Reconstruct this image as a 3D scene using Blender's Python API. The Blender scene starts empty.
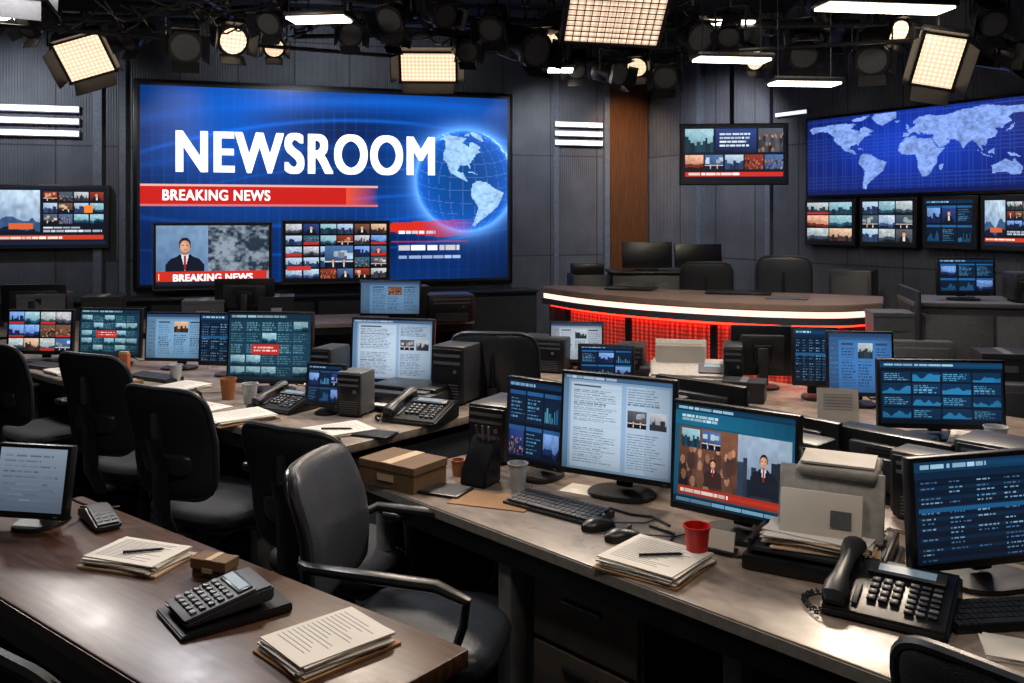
import bpy, bmesh, math, random
import numpy as np
from mathutils import Vector, Matrix, Euler
R = random.Random(11)
rad = math.radians
DT = 0.75   # desk top height

def lin(c):
    return tuple(((x/255.0)/12.92 if x/255.0 <= 0.04045 else ((x/255.0+0.055)/1.055)**2.4) for x in c[:3])

# ------------------------------------------------------------ materials
MATS = {}
def mat(name, col, rough=0.5, metal=0.0, nscale=30, namt=0.12, bump=0.0, col2=None, stretch=(1,1,1), emis=None, estr=0.0, spec=0.5, rvar=0.0):
    if name in MATS: return MATS[name]
    m = bpy.data.materials.new(name); m.use_nodes = True
    nt = m.node_tree; N = nt.nodes; L = nt.links
    b = N['Principled BSDF']
    tc = N.new('ShaderNodeTexCoord'); mp = N.new('ShaderNodeMapping'); mp.inputs['Scale'].default_value = stretch
    nz = N.new('ShaderNodeTexNoise'); nz.inputs['Scale'].default_value = nscale; nz.inputs['Detail'].default_value = 6
    L.new(tc.outputs['Object'], mp.inputs['Vector']); L.new(mp.outputs[0], nz.inputs['Vector'])
    cr = N.new('ShaderNodeValToRGB')
    a = lin(col); c2 = lin(col2) if col2 else tuple(x*(1+namt*2) for x in a); a0 = a if col2 else tuple(x*(1-namt) for x in a)
    cr.color_ramp.elements[0].color = (*a0, 1); cr.color_ramp.elements[1].color = (*c2, 1)
    cr.color_ramp.elements[0].position = .3; cr.color_ramp.elements[1].position = .7
    L.new(nz.outputs['Fac'], cr.inputs[0]); L.new(cr.outputs[0], b.inputs['Base Color'])
    b.inputs['Roughness'].default_value = rough; b.inputs['Metallic'].default_value = metal
    b.inputs['Specular IOR Level'].default_value = spec
    if rvar:
        n2 = N.new('ShaderNodeTexNoise'); n2.inputs['Scale'].default_value = 7; n2.inputs['Detail'].default_value = 8; n2.inputs['Roughness'].default_value=.7
        L.new(tc.outputs['Object'], n2.inputs['Vector'])
        mr = N.new('ShaderNodeMapRange'); mr.inputs[1].default_value=.35; mr.inputs[2].default_value=.65; mr.inputs[3].default_value=max(.05,rough-rvar); mr.inputs[4].default_value=rough+rvar
        L.new(n2.outputs['Fac'], mr.inputs[0]); L.new(mr.outputs[0], b.inputs['Roughness'])
    if emis:
        b.inputs['Emission Color'].default_value = (*lin(emis), 1); b.inputs['Emission Strength'].default_value = estr
    if bump:
        bp = N.new('ShaderNodeBump'); bp.inputs['Strength'].default_value = bump; bp.inputs['Distance'].default_value = .004
        L.new(nz.outputs['Fac'], bp.inputs['Height']); L.new(bp.outputs[0], b.inputs['Normal'])
    MATS[name] = m
    return m

M_BLK = mat('black_plastic', (17,19,24), .34, bump=.05, nscale=200, rvar=.07)
M_BLK2 = mat('charcoal_plastic', (34,37,43), .42, bump=.05, nscale=200, rvar=.07)
M_GRY = mat('grey_plastic', (80,83,90), .5, nscale=60)
M_LGY = mat('light_grey_plastic', (154,152,150), .5, nscale=60)
M_FAB = mat('chair_fabric', (23,26,33), .75, nscale=400, bump=.4)
M_LEA = mat('grey_leather', (50,54,62), .38, nscale=90, bump=.25, rvar=.05)
M_MET = mat('brushed_metal', (110,112,118), .35, .9, nscale=20, stretch=(1,1,30))
M_LEG = mat('painted_metal_leg', (118,118,120), .45, .1, nscale=20)
M_DMET = mat('dark_metal', (48,50,55), .4, .7, nscale=20)
M_DESK = mat('desk_laminate', (100,90,84), .33, nscale=14, col2=(142,128,118), bump=.05, stretch=(1,2.0,1), rvar=.07)
M_EDGE = mat('desk_edge', (136,132,128), .35, nscale=40)
M_PANEL = mat('desk_panel', (48,51,58), .5, nscale=12, rvar=.1)
M_DRAW = mat('drawer_front', (88,80,74), .5, nscale=12)
M_WOOD = mat('walnut_wood', (38,23,16), .36, nscale=6, col2=(86,57,41), stretch=(1,12,4), bump=.05, rvar=.05)
M_PAP = mat('white_paper', (198,193,186), .8, nscale=8, namt=.03)
M_CRM = mat('cream_paper', (182,160,132), .8, nscale=8, namt=.05)
M_MAN = mat('manila_cardboard', (146,108,70), .8, nscale=20, namt=.08)
M_CARD = mat('cardboard', (100,76,52), .8, nscale=20, namt=.08)
M_INK = mat('printed_ink', (142,142,146), .8)
M_RED = mat('red_cup_plastic', (176,22,18), .38)
M_KRAFT = mat('kraft_cup', (146,90,54), .6)
M_CLEAR = mat('frosted_cup', (165,170,176), .25)
M_KEY = mat('key_caps', (44,47,54), .45)
M_KEYL = mat('key_caps_light', (92,96,104), .45)
M_LCD = mat('lcd_grey', (110,125,135), .3, emis=(110,145,165), estr=.3)
M_ORG = mat('orange_folder', (170,92,52), .6)
M_FLOOR = mat('carpet', (26,27,31), .8, nscale=120, bump=.5)
M_CEIL = mat('black_ceiling', (26,27,31), .85, nscale=10)
M_RIG = mat('rig_black', (50,51,56), .36, .45)
M_COPPER = mat('copper_panel', (72,44,26), .42, .25, nscale=4, col2=(108,68,38), stretch=(30,1,1), bump=.1)
M_WTRIM = mat('wall_trim_metal', (104,112,126), .4, .3)
M_STRIP = mat('wall_strip_light', (255,255,255), .5, emis=(230,232,238), estr=1.2)
M_LEDW = mat('desk_led_white', (255,235,225), .5, emis=(255,196,176), estr=1.9)
M_LEDR = mat('desk_led_red', (255,40,30), .5, emis=(255,34,20), estr=10)
M_TEXT = mat('screen_text_white', (255,255,255), .5, emis=(255,255,255), estr=1.1)
M_DTOP = mat('anchor_desk_top', (122,104,96), .3, nscale=6)
M_TUBE = mat('tube_white', (255,255,255), .5, emis=(255,238,212), estr=7)

def led_mat(name, col, s, cell=.035, lo=.35):
    m = bpy.data.materials.new(name); m.use_nodes=True
    nt=m.node_tree; N=nt.nodes; L=nt.links; b=N['Principled BSDF']
    tc=N.new('ShaderNodeTexCoord'); v=N.new('ShaderNodeTexVoronoi'); v.inputs['Scale'].default_value=1/cell; v.inputs['Randomness'].default_value=0
    mr=N.new('ShaderNodeMapRange'); mr.inputs[1].default_value=.1; mr.inputs[2].default_value=.6; mr.inputs[3].default_value=s; mr.inputs[4].default_value=s*lo
    L.new(tc.outputs['Object'],v.inputs['Vector']); L.new(v.outputs['Distance'],mr.inputs[0])
    L.new(mr.outputs[0],b.inputs['Emission Strength']); b.inputs['Emission Color'].default_value=(*lin(col),1)
    return m
M_LED = led_mat('led_array', (255,222,184), 3.6, lo=.25)
M_LEDG = led_mat('led_grid_array', (255,216,184), 2.2, .05)

def wall_mat(name, c1, c2, ribs):
    m = mat(name, c1, .5, nscale=3, col2=c2, rvar=.08)
    nt = m.node_tree; N = nt.nodes; L = nt.links
    tc = N.new('ShaderNodeTexCoord'); w = N.new('ShaderNodeTexWave'); w.wave_type='BANDS'; w.bands_direction='X'
    w.inputs['Scale'].default_value = ribs; w.inputs['Distortion'].default_value = 0
    bk = N.new('ShaderNodeTexBrick'); bk.inputs['Scale'].default_value = 1; bk.offset=0
    bk.inputs['Brick Width'].default_value=.6; bk.inputs['Row Height'].default_value=1.2; bk.inputs['Mortar Size'].default_value=.008
    bk.inputs['Color1'].default_value=(1,1,1,1); bk.inputs['Color2'].default_value=(.8,.8,.83,1); bk.inputs['Mortar'].default_value=(.3,.3,.3,1)
    mp = N.new('ShaderNodeMapping'); mp.inputs['Rotation'].default_value=(rad(-90),0,0)
    L.new(tc.outputs['Object'], mp.inputs[0]); L.new(mp.outputs[0], bk.inputs['Vector'])
    L.new(tc.outputs['Object'], w.inputs['Vector'])
    b = N['Principled BSDF']; old = b.inputs['Base Color'].links[0].from_socket
    mx = N.new('ShaderNodeMix'); mx.data_type='RGBA'; mx.blend_type='MULTIPLY'; mx.inputs[0].default_value=1
    L.new(old, mx.inputs[6]); L.new(bk.outputs['Color'], mx.inputs[7]); L.new(mx.outputs[2], b.inputs['Base Color'])
    bp = N.new('ShaderNodeBump'); bp.inputs['Strength'].default_value=.5; bp.inputs['Distance'].default_value=.01
    L.new(w.outputs['Fac'], bp.inputs['Height']); L.new(bp.outputs[0], b.inputs['Normal'])
    return m
M_WALL = wall_mat('wall_ribbed', (76,80,90), (94,99,109), 12)

def screen_mat(name, s):
    m = bpy.data.materials.new(name); m.use_nodes=True
    nt=m.node_tree; N=nt.nodes; L=nt.links; b=N['Principled BSDF']
    at=N.new('ShaderNodeAttribute'); at.attribute_name='Col'
    b.inputs['Base Color'].default_value=(.01,.01,.012,1); b.inputs['Roughness'].default_value=.3
    b.inputs['Specular IOR Level'].default_value=.3
    L.new(at.outputs['Color'], b.inputs['Emission Color']); b.inputs['Emission Strength'].default_value=s
    return m
M_SCR = screen_mat('lit_screen', 1.3)
M_WSCR = screen_mat('video_wall_screen', 1.15)

def redmesh():
    m = bpy.data.materials.new('red_glow_mesh'); m.use_nodes=True
    nt=m.node_tree; N=nt.nodes; L=nt.links; b=N['Principled BSDF']
    tc=N.new('ShaderNodeTexCoord'); v=N.new('ShaderNodeTexVoronoi'); v.inputs['Scale'].default_value=34; v.inputs['Randomness'].default_value=.1
    cr=N.new('ShaderNodeValToRGB'); cr.color_ramp.elements[0].color=(.7,.06,.035,1); cr.color_ramp.elements[1].color=(.2,.012,.008,1)
    cr.color_ramp.elements[0].position=.2; cr.color_ramp.elements[1].position=.62
    L.new(tc.outputs['Object'],v.inputs['Vector']); L.new(v.outputs['Distance'],cr.inputs[0]); L.new(cr.outputs[0],b.inputs['Base Color'])
    L.new(cr.outputs[0],b.inputs['Emission Color']); b.inputs['Emission Strength'].default_value=.6  # mesh is no lamp: emission stands in for LED light falling on it
    b.inputs['Roughness'].default_value=.5
    return m
M_RMESH = redmesh()

# ------------------------------------------------------------ mesh builder
class B:
    def __init__(s): s.v=[]; s.f=[]; s.m=[]; s.c=[]; s.mats=[]; s.M=Matrix.Identity(4)
    def mi(s,m):
        if m not in s.mats: s.mats.append(m)
        return s.mats.index(m)
    def raw(s,vs,fs,m,col=None):
        o=len(s.v); M=s.M
        s.v += [tuple(M@Vector(p)) for p in vs]
        s.f += [tuple(i+o for i in f) for f in fs]
        k=s.mi(m); s.m += [k]*len(fs)
        s.c += (col if col is not None else [(0,0,0)]*len(fs))
    def bm(s,bm,m,T=None):
        bm.verts.index_update()
        vs=[(T@v.co if T else v.co.copy()) for v in bm.verts]
        s.raw(vs,[[v.index for v in f.verts] for f in bm.faces],m); bm.free()
    def box(s,c,size,m,rot=(0,0,0),bev=0.0,seg=2):
        bm=bmesh.new(); bmesh.ops.create_cube(bm,size=1.0)
        for v in bm.verts: v.co=Vector((v.co.x*size[0],v.co.y*size[1],v.co.z*size[2]))
        if bev>0: bmesh.ops.bevel(bm,geom=list(bm.edges),offset=min(bev,min(size)*.49),segments=seg,affect='EDGES',profile=.5)
        s.bm(bm,m,Matrix.Translation(c)@Euler(rot).to_matrix().to_4x4())
    def cyl(s,p0,p1,r,m,r2=None,n=16):
        s.tube([p0,p1],[r,r if r2 is None else r2],m,n)
    def tube(s,pts,r,m,n=8,squash=None):
        pts=[Vector(p) for p in pts]; k=len(pts)
        rs=r if isinstance(r,(list,tuple)) else [r]*k
        vs=[];fs=[]; up=None
        for i,p in enumerate(pts):
            d=(pts[min(i+1,k-1)]-pts[max(i-1,0)]).normalized()
            if up is None:
                up=Vector((0,0,1)) if abs(d.z)<.9 else Vector((1,0,0))
            a=d.cross(up).normalized(); b=a.cross(d).normalized(); up=b
            for j in range(n):
                t=2*math.pi*j/n
                sa,sb=(1,1) if not squash else squash
                vs.append(p+a*math.cos(t)*rs[i]*sa+b*math.sin(t)*rs[i]*sb)
        for i in range(k-1):
            for j in range(n):
                j2=(j+1)%n; fs.append((i*n+j,i*n+j2,(i+1)*n+j2,(i+1)*n+j))
        fs.append(tuple(reversed(range(n)))); fs.append(tuple((k-1)*n+j for j in range(n)))
        s.raw(vs,fs,m)
    def prism(s,pts,z0,z1,m,bev=0):
        bm=bmesh.new(); vv=[bm.verts.new((x,y,z0)) for x,y in pts]; f=bm.faces.new(vv)
        r=bmesh.ops.extrude_face_region(bm,geom=[f])
        for v in r['geom']:
            if isinstance(v,bmesh.types.BMVert): v.co.z=z1
        bmesh.ops.recalc_face_normals(bm,faces=bm.faces)
        if bev: bmesh.ops.bevel(bm,geom=list(bm.edges),offset=bev,segments=2,affect='EDGES')
        s.bm(bm,m)
    def prof(s,pts,x0,x1,m,bev=0):   # profile in local YZ, extruded along X
        old=s.M; s.M=old@Matrix(((0,0,1,0),(1,0,0,0),(0,1,0,0),(0,0,0,1))); s.prism(pts,x0,x1,m,bev); s.M=old
    def cushion(s,w,h,t,m,T,bend=0,n=14,taper=0,lum=0,corner=.14):
        vs=[];fs=[]
        for side in (1,-1):
            for i in range(n+1):
                for j in range(n+1):
                    u=math.sin(math.pi/2*(2*i/n-1)); v=math.sin(math.pi/2*(2*j/n-1))
                    k=1-corner*(u*u*v*v)**2
                    p=(max(0,1-u**8)**.5)*(max(0,1-v**8)**.5)
                    z=side*t/2*p+bend*u*u+lum*math.cos(v*math.pi)*.5
                    vs.append(T@Vector((w/2*u*k*(1+taper*v),h/2*v*k,z)))
        N=(n+1)*(n+1)
        for sd in (0,1):
            for i in range(n):
                for j in range(n):
                    a=sd*N+i*(n+1)+j; q=(a,a+n+1,a+n+2,a+1)
                    fs.append(q if sd==0 else tuple(reversed(q)))
        s.raw(vs,fs,m)
    def canvas(s,cv,T,w,h,m=None):
        a=np.clip(cv.a,0,4); H,W,_=a.shape; vs=[];fs=[];cs=[]
        for r in range(H):
            row=a[r]; z1=h/2-h*r/H; z0=h/2-h*(r+1)/H; c=0
            ch=np.any(np.abs(np.diff(row,axis=0))>.003,axis=1)
            st=[0]+list(np.nonzero(ch)[0]+1)+[W]
            for q in range(len(st)-1):
                x0=-w/2+w*st[q]/W; x1=-w/2+w*st[q+1]/W; o=len(vs)
                vs+=[T@Vector(p) for p in ((x0,0,z0),(x1,0,z0),(x1,0,z1),(x0,0,z1))]
                fs.append((o,o+1,o+2,o+3)); cs.append(tuple(row[st[q]]))
        s.raw(vs,fs,m or M_SCR,cs)
    def obj(s,name,loc=(0,0,0),rz=0.0,parent=None,smooth=True):
        me=bpy.data.meshes.new(name); me.from_pydata(s.v,[],s.f)
        for m in s.mats: me.materials.append(m)
        me.polygons.foreach_set('material_index',s.m)
        if any(m in (M_SCR,M_WSCR) for m in s.mats):
            ca=me.color_attributes.new('Col','FLOAT_COLOR','CORNER')
            lt=np.zeros(len(me.polygons),dtype=np.int32); me.polygons.foreach_get('loop_total',lt)
            cc=np.array(s.c,dtype=np.float32); cc=np.hstack([cc,np.ones((len(cc),1),np.float32)])
            ca.data.foreach_set('color',np.repeat(cc,lt,axis=0).ravel())
        if smooth:
            me.polygons.foreach_set('use_smooth',[True]*len(me.polygons))
            me.set_sharp_from_angle(angle=rad(35))
        me.update()
        ob=bpy.data.objects.new(name,me); bpy.context.scene.collection.objects.link(ob)
        ob.location=loc; ob.rotation_euler=(0,0,rz)
        if parent: ob.parent=parent
        return ob

# ------------------------------------------------------------ canvas painter
def vnoise(X,Y,sx,sy,seed=1):
    rs=np.random.RandomState(seed); g=rs.rand(int(sy)+2,int(sx)+2)
    x=np.clip(X,0,1)*sx; y=np.clip(Y,0,1)*sy; i=np.floor(x).astype(int); j=np.floor(y).astype(int); fx=x-i; fy=y-j
    fx=fx*fx*(3-2*fx); fy=fy*fy*(3-2*fy)
    return (g[j,i]*(1-fx)+g[j,i+1]*fx)*(1-fy)+(g[j+1,i]*(1-fx)+g[j+1,i+1]*fx)*fy
PAL=[((14,24,44),(70,104,150),(176,196,214)),((20,18,22),(110,74,54),(214,180,150)),((10,26,38),(40,96,120),(150,190,200)),((22,24,30),(84,88,98),(190,192,198)),((26,12,12),(140,52,36),(220,170,140)),((8,14,34),(36,60,120),(120,160,220)),((16,24,30),(66,84,98),(180,190,190))]
class Cv:
    def __init__(s,w,h,bg=(0,0,0)):
        s.w=w; s.h=h; s.a=np.zeros((h,w,3)); s.a[:]=lin(bg)
        yy,xx=np.mgrid[0:h,0:w]; s.X=(xx+.5)/w; s.Y=(yy+.5)/h
    def idx(s,x0,y0,x1,y1):
        i0,i1=int(round(x0*s.w)),int(round(x1*s.w)); j0,j1=int(round(y0*s.h)),int(round(y1*s.h))
        return slice(max(0,j0),max(j1,j0+1)),slice(max(0,i0),max(i1,i0+1))
    def rect(s,x0,y0,x1,y1,c): s.a[s.idx(x0,y0,x1,y1)]=lin(c)
    def foot(s,x0,y0,x1,y1,pal=None,sc=6,kind=None):
        p=[np.array(lin(q)) for q in (pal or R.choice(PAL))]; sl=s.idx(x0,y0,x1,y1); sd=R.randrange(9999); rs=np.random.RandomState(sd)
        X=(s.X[sl]-x0)/(x1-x0); Y=(s.Y[sl]-y0)/(y1-y0); kind=kind or R.choice(('anchor','city','crowd','land','land','studio','city'))
        g=np.clip(1-Y*.8+.25*(X-.5),0,1)[...,None]
        a=p[0]*(1-g)+p[1]*g
        if kind=='city':
            a=p[1]*(1-g)*1.0+p[2]*g
            x=0
            while x<1:
                wd=rs.uniform(.06,.16); top=rs.uniform(.3,.7); m=(X>=x)&(X<x+wd)&(Y>top)
                a=np.where(m[...,None],p[0]*rs.uniform(.6,2.2)+p[1]*rs.uniform(0,.3),a); x+=wd
        elif kind=='crowd':
            for k in range(26):
                cx,cy=rs.rand(),.3+.75*rs.rand()*1.0; r=.05+.05*cy; col=p[0]*rs.uniform(.5,2)+p[1]*rs.uniform(0,.8)
                m=(((X-cx)/r)**2+((Y-cy-.12)/(r*2.2))**2<1); a=np.where(m[...,None],col,a)
                m=(((X-cx)/(r*.5))**2+((Y-cy+.04)/(r*.9))**2<1); a=np.where(m[...,None],np.array(lin((176,126,98)))*rs.uniform(.4,1),a)
        elif kind=='land':
            h=.45+.25*vnoise(X,Y*0,4,1,sd)+.1*vnoise(X,Y*0,11,1,sd+1); a=p[2]*g+p[1]*(1-g)
            a=np.where((Y>h)[...,None],p[1]*.5+p[0]*.5,a); a=np.where((Y>h+.22)[...,None],p[0],a)
            a=a*(.75+.5*vnoise(X,Y,10,8,sd+2))[...,None]
        elif kind=='studio':
            for k in range(4):
                xx=rs.rand()*.8; yy=.1+rs.rand()*.3; m=(X>xx)&(X<xx+.22)&(Y>yy)&(Y<yy+.25); a=np.where(m[...,None],p[2]*rs.uniform(.3,1),a)
            a=np.where((Y>.72)[...,None],p[0]*.6,a); a=np.where(((Y>.68)&(Y<.73))[...,None],p[2],a)
        if kind in ('anchor','studio'):
            for cx in ((.5,) if kind=='anchor' else (.3,.68)):
                r=.34 if kind=='anchor' else .17
                m=(((X-cx)/r)**2+((Y-1.02)/(r*1.55))**2<1); a=np.where(m[...,None],p[0]*.45+.004,a)
                m=(np.abs(X-cx)<r*.16)&(Y>1.02-r*1.55)&(Y<1.02-r*.4); a=np.where(m[...,None],np.array(lin((200,205,215))),a)
                m=(((X-cx)/(r*.38))**2+((Y-(1.02-r*1.95))/(r*.62))**2<1); a=np.where(m[...,None],np.array(lin((38,28,24))),a)
                m=(((X-cx)/(r*.31))**2+((Y-(1.02-r*1.83))/(r*.52))**2<1); a=np.where(m[...,None],np.array(lin((196,144,114))),a)
        a=a*(.85+.3*vnoise(X,Y,14,10,sd+5))[...,None]
        s.a[sl]=np.clip(a,0,1.5)
    def grad(s,x0,y0,x1,y1,c0,c1,vert=False,steps=12):
        for k in range(steps):
            f0,f1=k/steps,(k+1)/steps; c=[c0[i]+(c1[i]-c0[i])*f0 for i in range(3)]
            if vert: s.rect(x0,y0+(y1-y0)*f0,x1,y0+(y1-y0)*f1,c)
            else: s.rect(x0+(x1-x0)*f0,y0,x0+(x1-x0)*f1,y1,c)
    def ell(s,cx,cy,rx,ry,c):
        s.a[((s.X-cx)/rx)**2+((s.Y-cy)/ry)**2<1]=lin(c)
    def mask(s,pts,X=None,Y=None):
        X=s.X if X is None else X; Y=s.Y if Y is None else Y
        r=np.zeros(X.shape,bool); n=len(pts)
        for i in range(n):
            x1,y1=pts[i]; x2,y2=pts[(i+1)%n]
            if y1==y2: continue
            r^=((y1>Y)!=(y2>Y))&(X<(x2-x1)*(Y-y1)/(y2-y1)+x1)
        return r
    def poly(s,pts,c): s.a[s.mask(pts)]=lin(c)
    def lines(s,x0,y0,x1,y1,n,c,rag=.3,fill=.5,word=True):
        dh=(y1-y0)/n
        for k in range(n):
            xe=x1-(x1-x0)*R.random()*rag; x=x0
            while x<xe:
                wl=min(xe-x,(x1-x0)*R.uniform(.06,.22)) if word else xe-x
                q=R.uniform(.8,1.1); s.rect(x,y0+k*dh,x+wl,y0+k*dh+dh*fill,[min(255,v*q) for v in c]); x+=wl+1.2/s.w
    def glow(s,amt=.25):
        v=1-amt*((s.X-.45)**2+(s.Y-.4)**2)*2.2; s.a*=v[...,None]  # scales the screen picture darker away from its centre
    def man(s,cx,cy,sc,suit=(22,26,38),tie=(150,30,35),asp=1.5):
        a=asp
        s.poly([(cx-.30*sc,cy+.62*sc*a),(cx-.28*sc,cy+.26*sc*a),(cx-.22*sc,cy+.17*sc*a),(cx-.07*sc,cy+.09*sc*a),(cx+.07*sc,cy+.09*sc*a),(cx+.22*sc,cy+.17*sc*a),(cx+.28*sc,cy+.26*sc*a),(cx+.30*sc,cy+.62*sc*a)],suit)
        s.poly([(cx-.06*sc,cy+.08*sc*a),(cx+.06*sc,cy+.08*sc*a),(cx,cy+.36*sc*a)],(205,210,220))
        s.poly([(cx-.018*sc,cy+.1*sc*a),(cx+.018*sc,cy+.1*sc*a),(cx+.02*sc,cy+.3*sc*a),(cx,cy+.35*sc*a),(cx-.02*sc,cy+.3*sc*a)],tie)
        s.poly([(cx-.10*sc,cy+.10*sc*a),(cx-.06*sc,cy+.07*sc*a),(cx,cy+.38*sc*a)],[v*.7 for v in suit]); s.poly([(cx+.10*sc,cy+.10*sc*a),(cx+.06*sc,cy+.07*sc*a),(cx,cy+.38*sc*a)],[v*.7 for v in suit])
        s.rect(cx-.04*sc,cy,cx+.04*sc,cy+.09*sc*a,(150,104,80))
        s.ell(cx,cy-.09*sc*a,.088*sc,.12*sc*a,(34,24,20))
        s.ell(cx,cy-.055*sc*a,.073*sc,.105*sc*a,(190,138,108)); s.ell(cx-.02*sc,cy-.06*sc*a,.045*sc,.085*sc*a,(206,154,124))
        s.rect(cx-.045*sc,cy-.08*sc*a,cx-.018*sc,cy-.068*sc*a,(70,48,40)); s.rect(cx+.018*sc,cy-.08*sc*a,cx+.045*sc,cy-.068*sc*a,(70,48,40))
        s.rect(cx-.022*sc,cy-.005*sc*a,cx+.022*sc,cy+.003*sc*a,(150,84,76))

CONT=[
[(-168,65),(-160,70),(-140,70),(-120,71),(-95,70),(-85,68),(-94,60),(-82,55),(-79,52),(-78,60),(-70,61),(-62,56),(-56,52),(-65,48),(-60,46),(-70,43),(-75,38),(-81,31),(-80,25),(-84,30),(-94,29),(-97,22),(-90,21),(-87,16),(-83,10),(-78,8),(-85,11),(-95,16),(-105,20),(-112,30),(-118,34),(-124,42),(-124,48),(-135,58),(-150,60),(-162,56),(-165,61)],
[(-88,78),(-62,82),(-75,72),(-95,74)],
[(-55,82),(-20,82),(-20,72),(-42,60),(-52,66),(-60,76)],
[(-84,22),(-75,20),(-70,18),(-78,22)],
[(-78,8),(-72,12),(-60,9),(-50,1),(-35,-6),(-39,-15),(-41,-22),(-48,-27),(-57,-36),(-63,-41),(-67,-47),(-68,-54),(-74,-51),(-73,-38),(-70,-20),(-80,-6),(-80,1)],
[(-6,35),(10,37),(11,33),(20,31),(32,31),(36,22),(43,12),(51,12),(41,-2),(40,-14),(35,-20),(32,-28),(26,-34),(19,-34),(13,-20),(12,-6),(9,4),(-5,5),(-12,7),(-17,14),(-16,22),(-10,30)],
[(44,-16),(50,-14),(47,-25),(44,-23)],
[(-10,37),(-9,44),(-1,44),(-4,48),(3,51),(8,54),(10,58),(5,59),(6,63),(15,69),(28,71),(42,67),(60,69),(70,73),(90,75),(105,78),(130,72),(160,70),(180,68),(178,63),(162,58),(157,51),(155,60),(140,59),(135,54),(140,48),(130,42),(127,35),(125,39),(118,38),(122,31),(118,24),(108,21),(107,11),(100,13),(103,2),(98,10),(94,17),(88,22),(80,14),(77,8),(72,20),(66,25),(57,26),(50,30),(56,25),(59,22),(52,16),(44,13),(38,22),(34,30),(36,36),(27,37),(24,40),(22,37),(18,42),(13,45),(18,40),(15,38),(8,44),(3,42),(-2,37)],
[(-5,50),(1,51),(-2,57),(-6,58),(-4,54)],[(-24,66),(-14,66),(-18,63)],
[(131,32),(140,35),(143,43),(140,42),(136,36)],
[(114,-22),(122,-18),(131,-12),(136,-15),(140,-17),(142,-11),(147,-19),(153,-27),(150,-37),(140,-38),(131,-32),(115,-34)],
[(95,5),(105,-5),(115,-8),(104,-2)],[(109,1),(117,6),(117,-3),(110,-2)],[(132,-1),(145,-5),(150,-10),(138,-8)],[(167,-46),(174,-36),(178,-38)],
]
def land(lon,lat):
    r=np.zeros(lon.shape,bool)
    for p in CONT: r|=Cv.mask(None,p,lon,lat)
    return r

def cv_doc(w=96,h=68,tone=(150,174,198)):
    c=Cv(w,h,tone); c.rect(0,0,1,.06,(46,76,118)); c.rect(0,.06,1,.11,[v*.85 for v in tone])
    c.rect(0,.11,.16,1,[v*.82 for v in tone]); c.lines(.02,.16,.14,.9,9,(80,104,132),.5,.4)
    x=.2
    for k in range(3):
        x1=x+.23
        if k==1: c.foot(x,.16,x1,.42); y0=.47
        else: c.rect(x,.16,x1-.04,.2,(50,64,88)); y0=.25
        c.lines(x,y0,x1,.93,14 if k!=1 else 9,[v*.66 for v in tone],.35,.45); x=x1+.04
    c.glow(.5); return c
def cv_dash(w=96,h=64,accent=(30,92,146)):
    c=Cv(w,h,(8,18,34)); c.rect(0,0,1,.08,(14,44,76)); c.lines(.03,.025,.5,.07,1,(130,170,200),0,.8)
    for r in range(2):
        for k in range(3):
            x=.03+k*.325; y=.13+r*.44
            c.rect(x,y,x+.3,y+.39,(11,28,50)); c.rect(x,y,x+.3,y+.05,accent)
            t=R.choice((0,0,1,2,3,3))
            if t==0: c.lines(x+.02,y+.09,x+.28,y+.37,6,(70,120,158),.5,.4)
            elif t==1:
                for b in range(8): c.rect(x+.02+b*.033,y+.36-R.uniform(.05,.2),x+.037+b*.033,y+.36,R.choice([(50,120,170),(44,96,140),(70,140,160)]))
            elif t==3: c.foot(x+.01,y+.06,x+.29,y+.38,PAL[5])
            else: c.poly([(x+.02,y+.36)]+[(x+.02+q*.04,y+.32-R.uniform(0,.2)) for q in range(7)]+[(x+.27,y+.36)],(28,76,116))
    c.glow(.5); return c
def cv_wave(w=120,h=64):
    c=Cv(w,h,(8,24,42)); c.rect(0,0,1,.1,(18,66,104)); c.lines(.03,.03,.6,.08,1,(160,200,220),0,.8)
    for r in range(4):
        y=.15+r*.2
        for k in range(4):
            x=.02+k*.245; c.rect(x,y,x+.23,y+.17,(12,44,74)); 
            if (r+k)%2: c.poly([(x,y+.16)]+[(x+q*.033,y+.14-R.uniform(0,.1)) for q in range(8)]+[(x+.23,y+.16)],(36,112,158))
            else: c.lines(x+.01,y+.03,x+.21,y+.16,4,(78,140,176),.5,.5)
    c.glow(.5); return c
def cv_table(w=96,h=64):
    c=Cv(w,h,(8,24,44)); c.rect(0,0,1,.1,(18,58,94)); c.rect(0,.1,1,.17,(12,38,64))
    c.lines(.03,.03,.4,.08,1,(150,190,212),0,.8)
    for r in range(16):
        y=.19+r*.05
        if r%2: c.rect(.02,y,.98,y+.045,(12,34,58))
        for k in range(6):
            if R.random()<.85: c.lines(.03+k*.16,y+.012,.03+k*.16+.12,y+.03,1,R.choice([(80,128,160),(58,100,136),(110,150,176)]),.5,.9)
    c.rect(.02,.45,.98,.5,(26,84,130)); c.glow(.5); return c
def cv_grid(w=110,h=62,nx=5,ny=4,red=.12):
    c=Cv(w,h,(8,10,16))
    for i in range(nx):
        for j in range(ny):
            x0,y0=i/nx+.008,j/ny+.012; x1,y1=(i+1)/nx-.008,(j+1)/ny-.015
            c.foot(x0,y0,x1,y1,R.choice([PAL[0],PAL[2],PAL[3],PAL[5],PAL[6],PAL[1],PAL[4]]))
            if R.random()<red: c.rect(x0,y1-.05,x1,y1,(170,40,34))
    return c
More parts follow.
